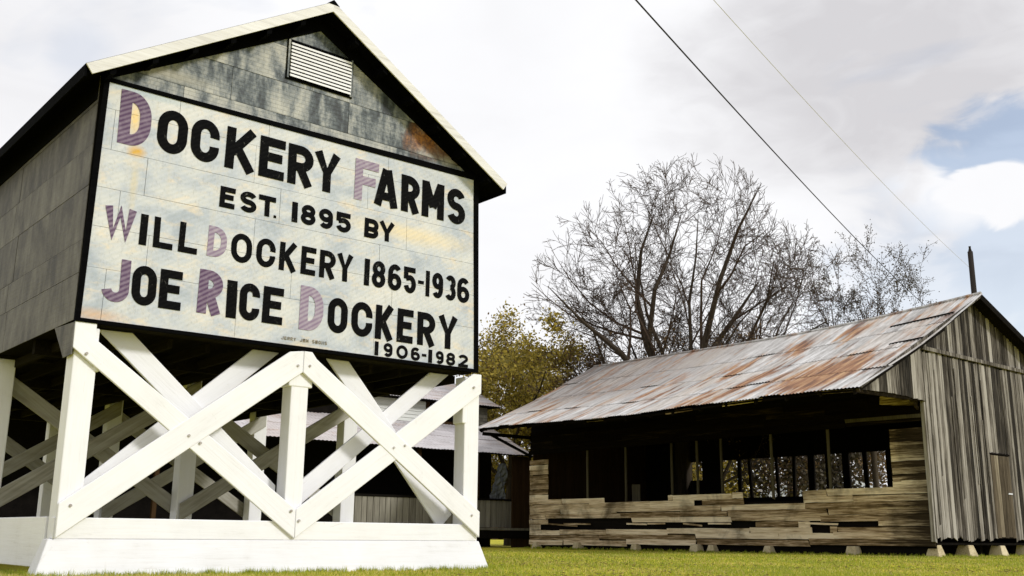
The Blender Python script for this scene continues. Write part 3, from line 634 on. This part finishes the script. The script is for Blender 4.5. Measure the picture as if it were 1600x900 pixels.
for c in range(NC):
    for r_ in range(4):
        j = random.uniform(-.006, .006); l1 = random.uniform(.030, .040); e = random.uniform(.0, .02) if r_ == 3 else random.uniform(.01, .022)
        t0, t1 = c/NC-.003, (c+1)/NC+.003
        sheet(RP, max(0, SR[r_]-.0), SR[r_+1]+e, t0, t1, .03+.012*(c % 2), l1+.012*(c % 2)+(.045 if random.random() < .22 else .012), 'roof_sheet', M['tin'])
        if r_ < 4 and c % 2 == 0: sheet(RQ, SR[r_], SR[r_+1]+.02, c/NC, (c+2)/NC, .03, .05, 'roof_sheet', M['tin'])
MB().add(*tube([tuple(ridge_pt(t)+np.array([0, 0, .05])) for t in np.linspace(0, 1, 12)], .07, 6)).build('ridge_cap', M['tin'], ob)
# a lifted strip and patches of flashing near the gable
for (s, t0, t1) in ((.20, .01, .13), (.47, .0, .07)):
    MB().prism([RP(s, t0, .08), RP(s+.012, t0, .08), RP(s+.012, t1, .05), RP(s, t1, .05)], (0, 0, .03)).build('loose_strip', M['dark'], ob)
# decking under the tin
def deck(fn, s0, s1, d, name='roof_deck'):
    V = []; n = 12
    for s in (s0, (s0+s1)/2, s1):
        for i in range(n+1): V.append(tuple(fn(s, .004+.992*i/n, -.09)))
    k = len(V); V += [(x, y, z-d) for x, y, z in V]
    Fc = []
    for r_ in range(2):
        for i in range(n):
            a = r_*(n+1)+i; Fc.append((a, a+1, a+n+2, a+n+1)); Fc.append((a+k, a+n+1+k, a+n+2+k, a+1+k))
    for i in range(n): Fc.append((i, i+k, i+1+k, i+1)); a = 2*(n+1)+i; Fc.append((a, a+1, a+1+k, a+k))
    for r_ in range(2):
        a = r_*(n+1); Fc.append((a, a+n+1, a+n+1+k, a+k)); a += n; Fc.append((a, a+k, a+n+1+k, a+n+1))
    mesh(name, V, Fc, M['dark'], ob)
deck(RP, 0, .985, .05); deck(RQ, 0, .985, .05)
# rafters and ragged eave battens
for k in range(17):
    t = .01+.98*k/16
    a, b = RP(.30, t, -.17), RP(.99, t, -.16); plank(ob, M['dark'], a, b, .16, .07, name='rafter')
k = 0
t = .0
while t < 1:
    L_ = random.uniform(.05, .11); t2 = min(1, t+L_)
    a = RP(.975+random.uniform(-.008, .012), t+.002, -.13); b = RP(.975+random.uniform(-.008, .012), t2, -.13-random.uniform(-.02, .03))
    plank(ob, M['board_dark'] if random.random() < .7 else M['board_h'], a, b, .10, .03, name='eave_batten'); t = t2
# rake board on the right slope, thick and dark
for fn, nm in ((RP, 'rake_board'), (RQ, 'rake_board')):
    pass
plank(ob, M['dark'], RQ(0, .0, -.1)+np.array([0, .02, 0]), RQ(1, 0, -.1)+np.array([0, .02, 0]), .24, .05, name='rake_board')
plank(ob, M['board_v'], RP(.0, .0, -.06)+np.array([0, .03, 0]), RP(.99, 0, -.03)+np.array([0, .03, 0]), .10, .04, name='rake_board')
def roof_under(x):                       # underside height of the roof above the gable wall
    if x < 33.76: s = (33.76-x)/(33.76-24.77); return RP(min(1, s), .02)[2]-.13
    s = (x-33.76)/(38.9-33.76); return RQ(min(1, s), .02)[2]-.13
# gable boards
x = OX+.02
while x < RW-.05:
    w = random.uniform(.15, .29); w = min(w, RW-x); y = OY+random.uniform(-.012, .012); xc = x+w/2
    zt = roof_under(xc); z0 = .63+random.uniform(-.05, .06)
    isdoor = 34.15 < xc < 35.7
    if isdoor: z0 = 3.8
    plank(ob, M['board_v'], (xc, y, z0), (xc+random.uniform(-.012, .012), y, 7.13), w-.025, .03, up=(1, 0, 0))
    if zt > 7.4:
        plank(ob, M['board_v'], (xc, y+.01, 7.27), (xc, y+.01, zt+.0), w-.022, .03, up=(1, 0, 0))
    x += w
# battens hiding the joints in places
for k in range(14):
    x = random.uniform(OX+.2, 36); z0 = random.uniform(.7, 3.5)
    if 34 < x < 35.9: continue
    plank(ob, M['board_v'], (x, OY-.035, z0), (x, OY-.035, random.uniform(4.5, 7.1)), .06, .02, up=(1, 0, 0), name='batten')
# overhang closing boards beside the gable
x = 25.25
while x < OX:
    w = random.uniform(.22, .33); w = min(w, OX-x); xc = x+w/2; zt = roof_under(xc)+.02
    zb = 5.30+.10*math.sin((xc-25)*.6)
    if zt-zb > .1: plank(ob, M['board_v'], (xc, OY+.0, zb), (xc, OY+.0, zt), w-.02, .03, up=(1, 0, 0))
    x += w
plank(ob, M['board_dark'], (24.9, OY+.05, 5.28), (OX, OY+.05, 5.38), .14, .06, name='tie_beam')
plank(ob, M['board_v'], (OX, OY+.1, 7.3-.05), (OX-.0, OY+.1, .5), .14, .14, up=(1, 0, 0), name='corner_post')
plank(ob, M['board_v'], (OX-.02, OY-.06, 7.22), (RW, OY-.06, 7.20), .13, .09, name='tie_beam')
# sheathing behind gable boards, with the door
MB().prism([(OX+.06, OY+.03, .7), (RW-.05, OY+.03, .7), (RW-.05, OY+.03, 7.7), (33.76, OY+.03, 9.45), (OX+.06, OY+.03, 7.45)], (0, .03, 0)).build('sheathing', M['dark'], ob)
dr = MB().box((34.17, OY-.015, .66), (35.66, OY+.02, 3.72)).build('door', M['dark'], ob)
for k in range(5):
    x0 = 34.18+k*.296; MB().box((x0, OY-.045, .68+.03*(k % 2)), (x0+.282, OY-.016, 3.70)).build('board', M['door'], dr)
MB().box((34.15, OY-.05, 3.735), (35.75, OY-.012, 3.785)).build('door_track', M['dark'], ob)
MB().box((35.3, OY-.075, 2.28), (35.62, OY-.046, 2.33)).build('latch', M['tin_white'], dr)
# long wall of horizontal boards, broken and gapped
def yat(px, py=800): return float(onX(px, py, OX)[1])
RH = .241; Zb = .15
gapsA = {3: [(845, 985), (1265, 1300)], 4: [(857, 983)], 2: [(1268, 1296)]}
def board_row(k, y0, y1, m, gaps, zslope=True):
    z = Zb+RH*(k+.5); y = y0
    while y < y1-.05:
        L_ = random.uniform(2.0, 6.0); y2 = min(y1, y+L_)
        if y1-y2 < .5: y2 = y1
        ok = not any(g0 < (y+y2)/2 < g1 for g0, g1 in gaps)
        segs = [(y, y2)]
        for g0, g1 in gaps:
            ns = []
            for a, b in segs:
                if g1 <= a or g0 >= b: ns.append((a, b)); continue
                if g0 > a+.15: ns.append((a, g0))
                if g1 < b-.15: ns.append((g1, b))
            segs = ns
        for a, b in segs:
            dz = random.uniform(-.022, .022); dz2 = dz+random.uniform(-.02, .02)
            xo = OX-.015+random.uniform(-.02, .02); zz_ = z+.19*(1-k/13)*sstep(0, 1, (24-a)/21)
            w = RH-random.uniform(.002, .028)
            mm = m
            plank(ob, mm, (xo, a+.01, zz_+dz), (xo, b-.01, zz_+dz2), w, .03)
        y = y2
for k in range(9):
    gaps = [tuple(sorted((yat(a), yat(b)))) for a, b in gapsA.get(k, [])]
    if k == 3: gaps.append(tuple(sorted((yat(985), yat(1180))))); gaps.append(tuple(sorted((yat(1300), yat(1372)))))
    if k == 8: gaps += [tuple(sorted((yat(945), yat(1045)))), tuple(sorted((yat(1162), yat(1256))))]
    if k == 7: gaps += [tuple(sorted((yat(1164), yat(1256)))), tuple(sorted((yat(1086), yat(1098))))]
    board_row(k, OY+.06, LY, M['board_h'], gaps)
    if k == 3:   # half fallen slats across the gap
        for _ in range(7):
            a = random.uniform(5, 21); plank(ob, M['board_h'], (OX-.02, a, 1.12+random.uniform(-.06, .06)), (OX-.02, a+random.uniform(.8, 2), 1.16), .07, .025, name='broken_slat')
for k in range(9, 18):
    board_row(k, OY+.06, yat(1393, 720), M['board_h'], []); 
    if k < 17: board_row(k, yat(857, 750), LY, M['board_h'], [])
# header and upper wall under the overhang
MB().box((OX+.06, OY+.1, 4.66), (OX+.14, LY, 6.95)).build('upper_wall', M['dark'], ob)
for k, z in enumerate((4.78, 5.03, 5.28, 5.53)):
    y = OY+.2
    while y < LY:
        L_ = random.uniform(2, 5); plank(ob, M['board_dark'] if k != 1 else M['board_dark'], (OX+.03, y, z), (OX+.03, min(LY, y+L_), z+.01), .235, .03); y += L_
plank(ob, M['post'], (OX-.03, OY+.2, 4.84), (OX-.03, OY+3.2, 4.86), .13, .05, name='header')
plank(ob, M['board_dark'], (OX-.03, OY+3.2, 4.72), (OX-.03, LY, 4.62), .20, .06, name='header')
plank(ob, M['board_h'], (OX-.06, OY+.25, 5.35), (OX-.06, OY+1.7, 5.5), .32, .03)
# sheathing behind the low boards
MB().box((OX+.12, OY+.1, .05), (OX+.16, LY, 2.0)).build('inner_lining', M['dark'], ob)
# thin studs in the opening
for px in (918, 978, 1050, 1090, 1128, 1207, 1297):
    y = float(onX(px, 740, OX+.09)[1]); plank(ob, M['post'], (OX+.09, y, 2.1), (OX+.09, y, 4.7), .10, .06, up=(0, 1, 0), name='stud')
# brackets at both ends of the eave
plank(ob, M['dark'], (27.2, LY-.1, 5.35), (OX, LY-.1, 4.45), .12, .08, name='eave_brace')
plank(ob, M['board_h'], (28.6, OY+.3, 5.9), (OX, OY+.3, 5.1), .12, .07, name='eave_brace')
plank(ob, M['dark'], (26.8, LY+.05, 5.4), (OX+.3, LY+.05, 5.4), .16, .08, name='tie_beam')
# far side wall, end wall, floor, loft
FX = RW-.05
fw = MB()
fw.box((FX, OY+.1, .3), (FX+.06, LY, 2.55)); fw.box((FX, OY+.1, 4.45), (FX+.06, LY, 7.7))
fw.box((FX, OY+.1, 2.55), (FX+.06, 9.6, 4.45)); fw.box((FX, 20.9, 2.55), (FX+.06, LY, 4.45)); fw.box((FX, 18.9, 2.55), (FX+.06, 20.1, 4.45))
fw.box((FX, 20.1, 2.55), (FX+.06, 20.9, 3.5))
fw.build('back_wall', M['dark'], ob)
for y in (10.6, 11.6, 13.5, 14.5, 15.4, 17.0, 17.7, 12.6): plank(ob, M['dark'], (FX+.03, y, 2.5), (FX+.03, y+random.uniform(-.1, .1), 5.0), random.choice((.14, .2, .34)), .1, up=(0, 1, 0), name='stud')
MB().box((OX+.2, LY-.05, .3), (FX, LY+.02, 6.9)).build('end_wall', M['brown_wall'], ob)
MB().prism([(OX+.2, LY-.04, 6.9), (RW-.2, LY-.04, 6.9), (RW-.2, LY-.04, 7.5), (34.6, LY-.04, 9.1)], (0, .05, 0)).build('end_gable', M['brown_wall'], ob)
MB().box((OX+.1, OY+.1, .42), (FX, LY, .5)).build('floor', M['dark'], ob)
MB().box((33.8, OY+.5, .02), (34, LY, .42)).build('sill_beam', M['dark'], ob)  # dark screens added under the floor so the gap stays black
MB().box((OX+.5, OY+.8, .02), (FX, OY+.9, .6)).build('sill_beam', M['dark'], ob)
MB().box((OX+.3, OY+.3, .02), (OX+.4, LY, .45)).build('sill_beam', M['dark'], ob)
# some barn clutter in the gloom
plank(ob, M['post'], (31.6, 18.5, .5), (31.5, 18.5, 3.0), .5, .05, up=(0, 1, 0), name='loose_board')
# piers
def pier(x, y, w, h):
    z = float(gz(x, y))-.05; w *= random.uniform(.82, 1.12); h *= random.uniform(.94, 1.03); a, b = w/2, w/2*random.uniform(.52, .74)
    o = MB().add([(x-a, y-a, z), (x+a, y-a, z), (x+a, y+a, z), (x-a, y+a, z), (x-b, y-b, z+h), (x+b, y-b, z+h), (x+b, y+b, z+h), (x-b, y+b, z+h)], BF).build('pier', M['concrete'], ob); bevel(o, .02, 2)
for px in (840, 905, 995, 1090, 1115, 1203, 1335): pier(OX-.06, float(onX(px, 858, OX)[1]), .48, .36)
for x in (30.1, 32.25, 34.7, 36.9): pier(x, OY+.25, .62, .46)
for y in (9.9, 16.9): pier(34, y, .5, .4)

# ---------------------------------------------------------------- porch building behind
pb = thing('porch_building', 'low old store with pale tin porch roof seen between the two barns', 'building', (20, 30, 0))
PX0, PX1, PY = 3.0, 32.6, 27.0
MB().prism([(PX0, PY, 4.72), (PX0, 30.6, 6.32), (PX0, 30.6, 6.39), (PX0, PY-.03, 4.80)], (PX1-PX0, 0, 0)).build('porch_roof_deck', M['dark'], pb)
n = 24
for k in range(n):
    x0 = PX0+(PX1-PX0)*k/n; x1 = PX0+(PX1-PX0)*(k+1)/n+.04; V = []
    for (y, z) in ((PY-.12+random.uniform(-.03, .03), 4.775), (28.8, 5.63), (28.78, 5.66), (30.62, 6.50)):
        for i in range(13): V.append((x0+(x1-x0)*i/12, y, z+.015*(1 if i % 2 else -1)+.02*(k % 2)))
    mesh('roof_sheet', V, [(r_*13+i, r_*13+i+1, (r_+1)*13+i+1, (r_+1)*13+i) for r_ in range(3) for i in range(12)], M['tin_pale'], pb)
MB().box((PX0, 30.62, .4), (25.6, 30.75, 8.0)).build('wall', M['dark'], pb)
cw = MB(); cw.box((20.0, 30.63, 6.2), (PX1-.4, 33, 7.75)); cw.build('upper_wall', M['brown_wall'], pb)
for k in range(6):
    z = 6.50+k*.19
    MB().prism([(23.3, 30.55, z), (23.3, 30.62, z), (23.3, 30.62, z+.185), (23.3, 30.59, z+.185)], (4.6, 0, 0)).build('clapboard', M['porch_white'], pb)
    MB().prism([(30.1, 30.55, z), (30.1, 30.62, z), (30.1, 30.62, z+.185), (30.1, 30.59, z+.185)], (2.1, 0, 0)).build('clapboard', M['wainscot'], pb)
w_ = MB().box((28.2, 30.56, 6.7), (29.8, 30.625, 7.6)).build('window', M['black'], pb)
for x in (28.46, 29.1, 29.78): MB().box((x, 30.52, 6.68), (x+.05, 30.555, 7.6)).build('frame', M['wainscot'], w_)
MB().prism([(19.6, 30.0, 7.66), (19.6, 33.2, 9.15), (19.6, 36.4, 7.66)], (PX1-19.4, 0, 0)).build('roof_deck', M['dark'], pb)
n = 12
for k in range(n):
    x0 = 19.4+(PX1+.1-19.4)*k/n; x1 = 19.4+(PX1+.1-19.4)*(k+1)/n; V = []
    for (y, z) in ((29.85, 7.68), (31.5, 8.42), (31.5, 8.45), (33.2, 9.24)):
        for i in range(13): V.append((x0+(x1-x0)*i/12, y, z+.015*(1 if i % 2 else -1)))
    mesh('roof_sheet', V, [(r_*13+i, r_*13+i+1, (r_+1)*13+i+1, (r_+1)*13+i) for r_ in range(3) for i in range(12)], M['tin_pale'], pb)
MB().prism([(19.4, 33.2, 9.2), (19.4, 36.6, 7.66), (19.4, 36.6, 7.74), (19.4, 33.2, 9.28)], (PX1-19.3, 0, 0)).build('roof', M['tin_pale'], pb)
MB().box((PX0, 30.64, .0), (PX1, 30.76, 6.3)).build('wall', M['dark'], pb)
MB().box((PX0, 27.0, .45), (PX1, 30.6, .85)).build('porch_floor', M['dark'], pb)
MB().box((PX0, 26.95, .86), (PX1, 27.2, .98)).build('floor_edge', M['wainscot'], pb)
x = 21.3
while x < 31.2:
    w = random.uniform(.28, .42); MB().box((x, 27.22, 1.0), (x+w-.03, 27.26+random.uniform(0, .02), 2.35)).build('wainscot_board', M['wainscot'], pb); x += w
MB().box((21.3, 27.18, 2.36), (31.3, 27.32, 2.46)).build('porch_rail', M['dark'], pb)
for x in (8, 12, 16.3, 20.9, 25.2, 28.9): MB().box((x, 27.25, .98), (x+.18, 27.43, 4.74)).build('post', M['brown_wall'], pb)
MB().box((31.2, 27.1, .0), (32.5, 27.2, 4.72)).build('end_panel', M['brown_wall'], pb)
# a crumpled tin sheet leaning on the porch
V = []; 
for i in range(9):
    for j in range(7): V.append((29.9+.95*j/6+.0*i, 27.36+.10*math.sin(i*1.3+j*1.7)-.03*i, 2.4+1.9*i/8-.0) if j >= (i*5)//9 else (29.9+.95*((i*5)//9)/6, 27.4, 2.4+1.9*i/8))
ts = mesh('hanging_tin_sheet', V, [(i*7+j, i*7+j+1, (i+1)*7+j+1, (i+1)*7+j) for i in range(8) for j in range(6)], M['hang'], pb)

# ---------------------------------------------------------------- trees
def grow(seed, base, trunk_h, limbs, r0, levels=4, up=.25, kids=5, shrink=.62, jitter=.12, env=None):
    """returns list of (p0,p1,r0,r1,level)"""
    r = np.random.default_rng(seed); segs = []
    def branch(p, d, L_, rad, lv):
        n = 5 if lv < 2 else (4 if lv < 3 else 3); pts = [p]; rr = [rad]
        for i in range(n):
            d = d+r.normal(size=3)*jitter*(1.3 if lv > 1 else 1)+np.array([0, 0, up*.18]); d /= np.linalg.norm(d)
            p = p+d*L_/n; q = rad*(1-(i+1)/n*(.88 if lv < levels else .9))
            if env is not None:
                c, rx, rz = env; w = p-c; e = math.sqrt((w[0]**2+w[1]**2)/rx**2+w[2]**2/rz**2)
                if e > 1 and lv > 1: return
                if e > 1: break
                q = min(q, .32*(1.01-e)**1.25+.006)
            segs.append((pts[-1], p, rr[-1], q, lv)); pts.append(p); rr.append(q)
            if lv < levels:
                m = kids/n; c = int(m)+(r.random() < m-int(m))
                if i == 0 and lv < 2: c = max(0, c-1)
                for _ in range(c):
                    a = r.uniform(.35, .85); ax = np.cross(d, r.normal(size=3)); ax /= np.linalg.norm(ax)
                    nd = d*math.cos(a)+ax*math.sin(a); f = r.random(); st = pts[-2]*(1-f)+p*f
                    branch(st, nd, L_*shrink*r.uniform(.6, 1.1)*(1-.35*i/n), max(q*.62, .006), lv+1)
    t = np.array(base, float); top = t+np.array([r.normal()*.2, r.normal()*.2, trunk_h]); segs.append((t, top, r0*1.15, r0, 0))
    for (dx, dz, L_, rr) in limbs:   # dx along picture right, depth random
        d = R*dx+np.array([F[0], F[1], 0])*r.uniform(-.35, .35)+np.array([0, 0, dz]); d /= np.linalg.norm(d)
        branch(top-np.array([0, 0, r.uniform(0, .18)*trunk_h]), d, L_, rr, 1)
    return segs
def segs_mesh(name, segs, m, parent, rmin=.0):
    n = len(segs); A = np.array([s[0] for s in segs]); B = np.array([s[1] for s in segs]); ra = np.maximum([s[2] for s in segs], rmin); rb = np.maximum([s[3] for s in segs], rmin*.7)
    T = B-A; T /= np.linalg.norm(T, axis=1)[:, None]; ref = np.where(np.abs(T[:, 2:3]) < .9, [[0, 0, 1.]], [[1., 0, 0]]); X = np.cross(T, ref); X /= np.linalg.norm(X, axis=1)[:, None]; Y = np.cross(T, X)
    k = 5 if n < 800 else 3; V = []
    for c, rad in ((A, ra), (B, rb)):
        for j in range(k): th = 2*math.pi*j/k; V.append(c+(X*math.cos(th)+Y*math.sin(th))*rad[:, None])
    V = np.stack(V, 1).reshape(-1, 3); idx = np.arange(n)[:, None]*2*k; Fc = np.concatenate([idx+np.array([[j, (j+1) % k, (j+1) % k+k, j+k]]) for j in range(k)])
    return mesh(name, V, Fc.tolist(), m, parent, smooth=True)
def leaves(name, segs, m, parent, per, size, minlv, spread=.35, keep=None, seed=1):
    r = np.random.default_rng(seed); S_ = [s for s in segs if s[4] >= minlv and (keep is None or keep(s[1]))]
    if not S_: return
    A = np.array([s[0] for s in S_]); B = np.array([s[1] for s in S_]); A = np.repeat(A, per, 0); B = np.repeat(B, per, 0); n = len(A)
    c = A+(B-A)*r.random((n, 1))+r.normal(size=(n, 3))*spread; a = r.normal(size=(n, 3)); a /= np.linalg.norm(a, axis=1)[:, None]; b = np.cross(a, r.normal(size=(n, 3))); b /= np.linalg.norm(b, axis=1)[:, None]
    s = size*r.uniform(.6, 1.3, (n, 1)); V = np.stack([c-a*s, c+b*s*.55, c+a*s, c-b*s*.55], 1).reshape(-1, 3); Fc = (np.arange(n)[:, None]*4+np.arange(4)).tolist()
    return mesh(name, V, Fc, m, parent)
def tree(name, label, px, dep, trunk_h, limbs, r0, seed, levels=4, kids=5, leafspec=None, group=None, cat='tree', rmin=.012, **kw):
    g = atD(px, 830, dep); base = (g[0], g[1], float(gz(g[0], g[1]))-.1); t = thing(name, label, cat, base, group)
    sg = grow(seed, base, trunk_h, limbs, r0, levels, kids=kids, **kw)
    segs_mesh('trunk', [s for s in sg if s[4] <= 1], M['bark'], t); segs_mesh('crown', [s for s in sg if s[4] > 1], M['twig'], t, rmin)
    for i, ls in enumerate(leafspec or []): leaves('foliage', sg, ls[0], t, ls[1], ls[2], ls[3], ls[4], ls[5] if len(ls) > 5 else None, seed+i)
    return sg
# big bare tree
B0 = atD(1065, 830, 54)
tree('bare_tree', 'large bare spreading tree rising behind the rusty roof of the long barn', 1065, 54, 6.6,
     [(-1.0, .42, 10.5, .19), (-.95, .85, 13.5, .25), (-.50, 1.0, 14, .26), (-.16, 1.0, 14.5, .31), (.2, 1.0, 14.5, .28), (.55, 1.0, 14, .26), (1.0, .85, 14, .25), (1.15, .5, 12.5, .22), (.75, .6, 11, .18), (-.3, .9, 12, .18), (.38, 1.1, 13, .18), (-1.2, .18, 8.5, .15), (1.2, .2, 8.5, .15), (-.6, .7, 9, .16), (.3, .8, 9, .16), (.0, .9, 9, .15)],
     .48, 14, levels=5, kids=6.3, up=.10, shrink=.62, jitter=.15, env=(np.array([B0[0], B0[1], 10.8])-R*(-.1), 8.9, 10.9), leafspec=[(M['leaf_brown'], 2, .075, 3, .25, lambda p: p[2] < 11.5 and rng.random() < .24)], rmin=.013, group='bare trees behind the long barn')
tree('bare_tree', 'dense twiggy bare tree just right of the large spreading one', 1240, 58, 5.2,
     [(-.8, .9, 8, .14), (-.3, 1, 9, .17), (.2, 1, 9.2, .17), (.7, .9, 8, .14), (1.1, .5, 6.5, .12), (-1.1, .5, 6, .12)], .3, 23, levels=5, kids=5.6, up=.12, shrink=.62,
     leafspec=[(M['leaf_brown'], 1, .06, 4, .2, lambda p: rng.random() < .3)], rmin=.013, group='bare trees behind the long barn')
for px, dep, h, sd, lab in ((1375, 56, 9.4, 31, 'thin forked bare tree left of the pole above the barn ridge'), (1440, 62, 9.8, 37, 'small bare tree with fine twigs beside the dark pole')):
    tree('bare_tree', lab, px, dep, h, [(-.85, 1.0, 6.6, .09), (-.3, 1.2, 6.6, .10), (.35, 1.1, 6.8, .10), (.95, .8, 6.6, .09), (-1.1, .6, 5.2, .07), (1.2, .4, 5.4, .06)], .16, sd, levels=4, kids=5.6, up=.3, leafspec=[(M['leaf_dark'], 3, .055, 3, .12)], rmin=.012, group='bare trees behind the long barn')
tree('bare_tree', 'faint small bare tree right of the dark pole', 1565, 75, 6, [(-.4, 1, 5, .08), (.2, 1, 5, .08), (.7, .7, 4, .07), (-.9, .6, 3.5, .06)], .14, 41, levels=3, kids=3.0, leafspec=[(M['leaf_dark'], 2, .06, 3, .15)], rmin=.01, group='bare trees behind the long barn')
# yellow leaved tree by the sign
yl = [(M['leaf_yellow'], 21, .115, 2, .34), (M['leaf_brown'], 5, .09, 2, .5)]
tree('yellow_leaved_tree', 'yellow olive leaved tree filling the gap right of the sign', 795, 62, 4.2, [(-.9, .8, 8, .14), (-.5, 1, 9.8, .16), (-.1, 1, 8.2, .16), (.35, .9, 7.6, .14), (.8, .7, 6.2, .12), (-1, .3, 5.5, .1), (.9, .2, 5, .1)], .3, 53, levels=4, kids=4.2, leafspec=yl, group='yellow leaved trees beside the sign')
tree('yellow_leaved_tree', 'lower yellow leaved tree at the left end of the rusty roof', 850, 66, 2.6, [(-.7, .8, 6, .12), (0, 1, 6.8, .12), (.5, .9, 5.5, .12), (.9, .5, 4.5, .1), (-1, .3, 4, .1)], .25, 59, levels=4, kids=4.0, leafspec=yl, group='yellow leaved trees beside the sign')
tree('yellow_leaved_tree', 'yellow leaved tree mostly hidden behind the right edge of the sign', 730, 68, 3, [(-.7, .8, 6, .12), (0, 1, 7, .12), (.6, .9, 6, .12), (.9, .4, 5, .1), (-1, .3, 5, .1)], .25, 61, levels=4, kids=4.0, leafspec=yl, group='yellow leaved trees beside the sign')
# brown leaved trees inside the bare crowns and low trees seen through the windows
for i, (px, dep, h, k, lab, sc) in enumerate(((1010, 60, 4.0, 'leaf_brown', 'brown leaved tree under the left half of the large bare crown', .85), (1130, 62, 4.2, 'leaf_brown', 'brown leaved tree under the right half of the large bare crown', 1.2),
        (1185, 70, 1.6, 'leaf_brown', 'brown leaved tree glimpsed through the left barn windows', .8), (1330, 72, 1.8, 'leaf_brown', 'brown leaved tree glimpsed through the right barn windows', .8), (1262, 57, 1.2, 'leaf_dark', 'dark leaved tree glimpsed through the middle barn windows', .75), (1100, 66, 1.5, 'leaf_yellow', 'yellow leaved bush tree behind the barn bench windows', .75))):
    tree('leafy_tree', lab, px, dep, h, [(-.9*1, .6, 5.5*sc, .12), (-.4, 1, 7*sc, .14), (.1, 1, 7*sc, .14), (.6, .9, 6.5*sc, .13), (1.0, .5, 5*sc, .1)], .26, 71+i, levels=4, kids=3.6, leafspec=[(M[k], 2 if i < 2 else 15, .08 if i < 2 else .14, 3, .6, (lambda p: rng.random() < .55))], group='leafy trees behind the long barn')
# scattered slim trunks behind the open windows
# ---------------------------------------------------------------- distant woods, shed, pole, wires
def woods():
    r = np.random.default_rng(3); n = 26000; px = r.uniform(-500, 2100, n); dep = r.uniform(150, 190, n)
    V = []; P = []
    for i in range(n):
        v = ray(px[i], 830); s = dep[i]/(v@F); P.append((CAM[0]+v[0]*s, CAM[1]+v[1]*s))
    P = np.array(P); top = 5+3.5*np.sin(px*.017)*np.sin(px*.005+1)+r.normal(size=n)*.8; z = np.abs(r.random(n))**.8*top
    c = np.column_stack([P, z]); a = r.normal(size=(n, 3)); a /= np.linalg.norm(a, axis=1)[:, None]; b = np.cross(a, r.normal(size=(n, 3))); b /= np.linalg.norm(b, axis=1)[:, None]
    V = np.stack([c-a*.9, c+b*.5, c+a*.9, c-b*.5], 1).reshape(-1, 3); mesh('woods', V, (np.arange(n)[:, None]*4+np.arange(4)).tolist(), M['leaf_brown'], kind='stuff', label='low line of far brown woods along the horizon', category='woods')
woods()
sh = thing('tin_roofed_shed', 'pale blue tin roofed shed seen through the right barn windows', 'shed', tuple(atD(1330, 830, 66)[:2])+(0,))
a = atD(1290, 735, 66); b = atD(1395, 770, 66); dv = np.array([F[0], F[1], 0])*6; dr_ = (b-a); dr_[2] = 0
c_ = a-dr_; 
MB().prism([a+[0, 0, 0.], b, b-[0, 0, .12], a-[0, 0, .12]], dv).build('roof', M['tin_white'], sh)
MB().prism([a, (c_[0], c_[1], b[2]), (c_[0], c_[1], b[2]-.12), a-[0, 0, .12]], dv).build('roof', M['tin_white'], sh)
MB().prism([a-[0, 0, .13], (b[0], b[1], b[2]-.13), (b[0], b[1], 0), (c_[0], c_[1], 0), (c_[0], c_[1], b[2]-.13)], dv*.98).build('wall', M['tin_white'], sh)
# pole
tp = atD(1515, 385, 47); ut = thing('utility_pole', 'dark weathered pole sticking up behind the barn ridge', 'pole', (tp[0], tp[1], 0))
V, Fc = tube([(tp[0], tp[1], -.2), (tp[0], tp[1], tp[2]-.25)], [.16, .115], 10); mesh('shaft', V, Fc, M['pole'], ut, smooth=True)
V, Fc = tube([(tp[0], tp[1], tp[2]-.25), (tp[0], tp[1], tp[2]-.10), (tp[0], tp[1], tp[2])], [.09, .05, .055], 8); mesh('cap', V, Fc, M['pole'], ut)
def wire(a, b, sag, r, m, label):
    a = np.array(a); b = np.array(b); pts = [a*(1-t)+b*t-np.array([0, 0, sag*4*t*(1-t)]) for t in np.linspace(0, 1, 40)]
    V, Fc = tube(pts, r, 5); mesh('power_line', V, Fc, m, None, smooth=True, label=label, category='wire', group='power lines crossing the sky')
M['wire'] = wood('black_cable', [(.3, (.02, .02, .022)), (.7, (.04, .04, .045))], None)
M['wire2'] = wood('pale_cable', [(.3, (.50, .50, .52)), (.7, (.56, .56, .58))], None)
wire(atD(940, -60, 17), atD(1456, 486, 66), .35, .017, M['wire'], 'dark power line running from the top of the sky down to the bare tree')
wire(atD(1075, -45, 20), atD(1515, 418, 46.9), .25, .007, M['wire2'], 'thin pale power line to the right of the dark one')
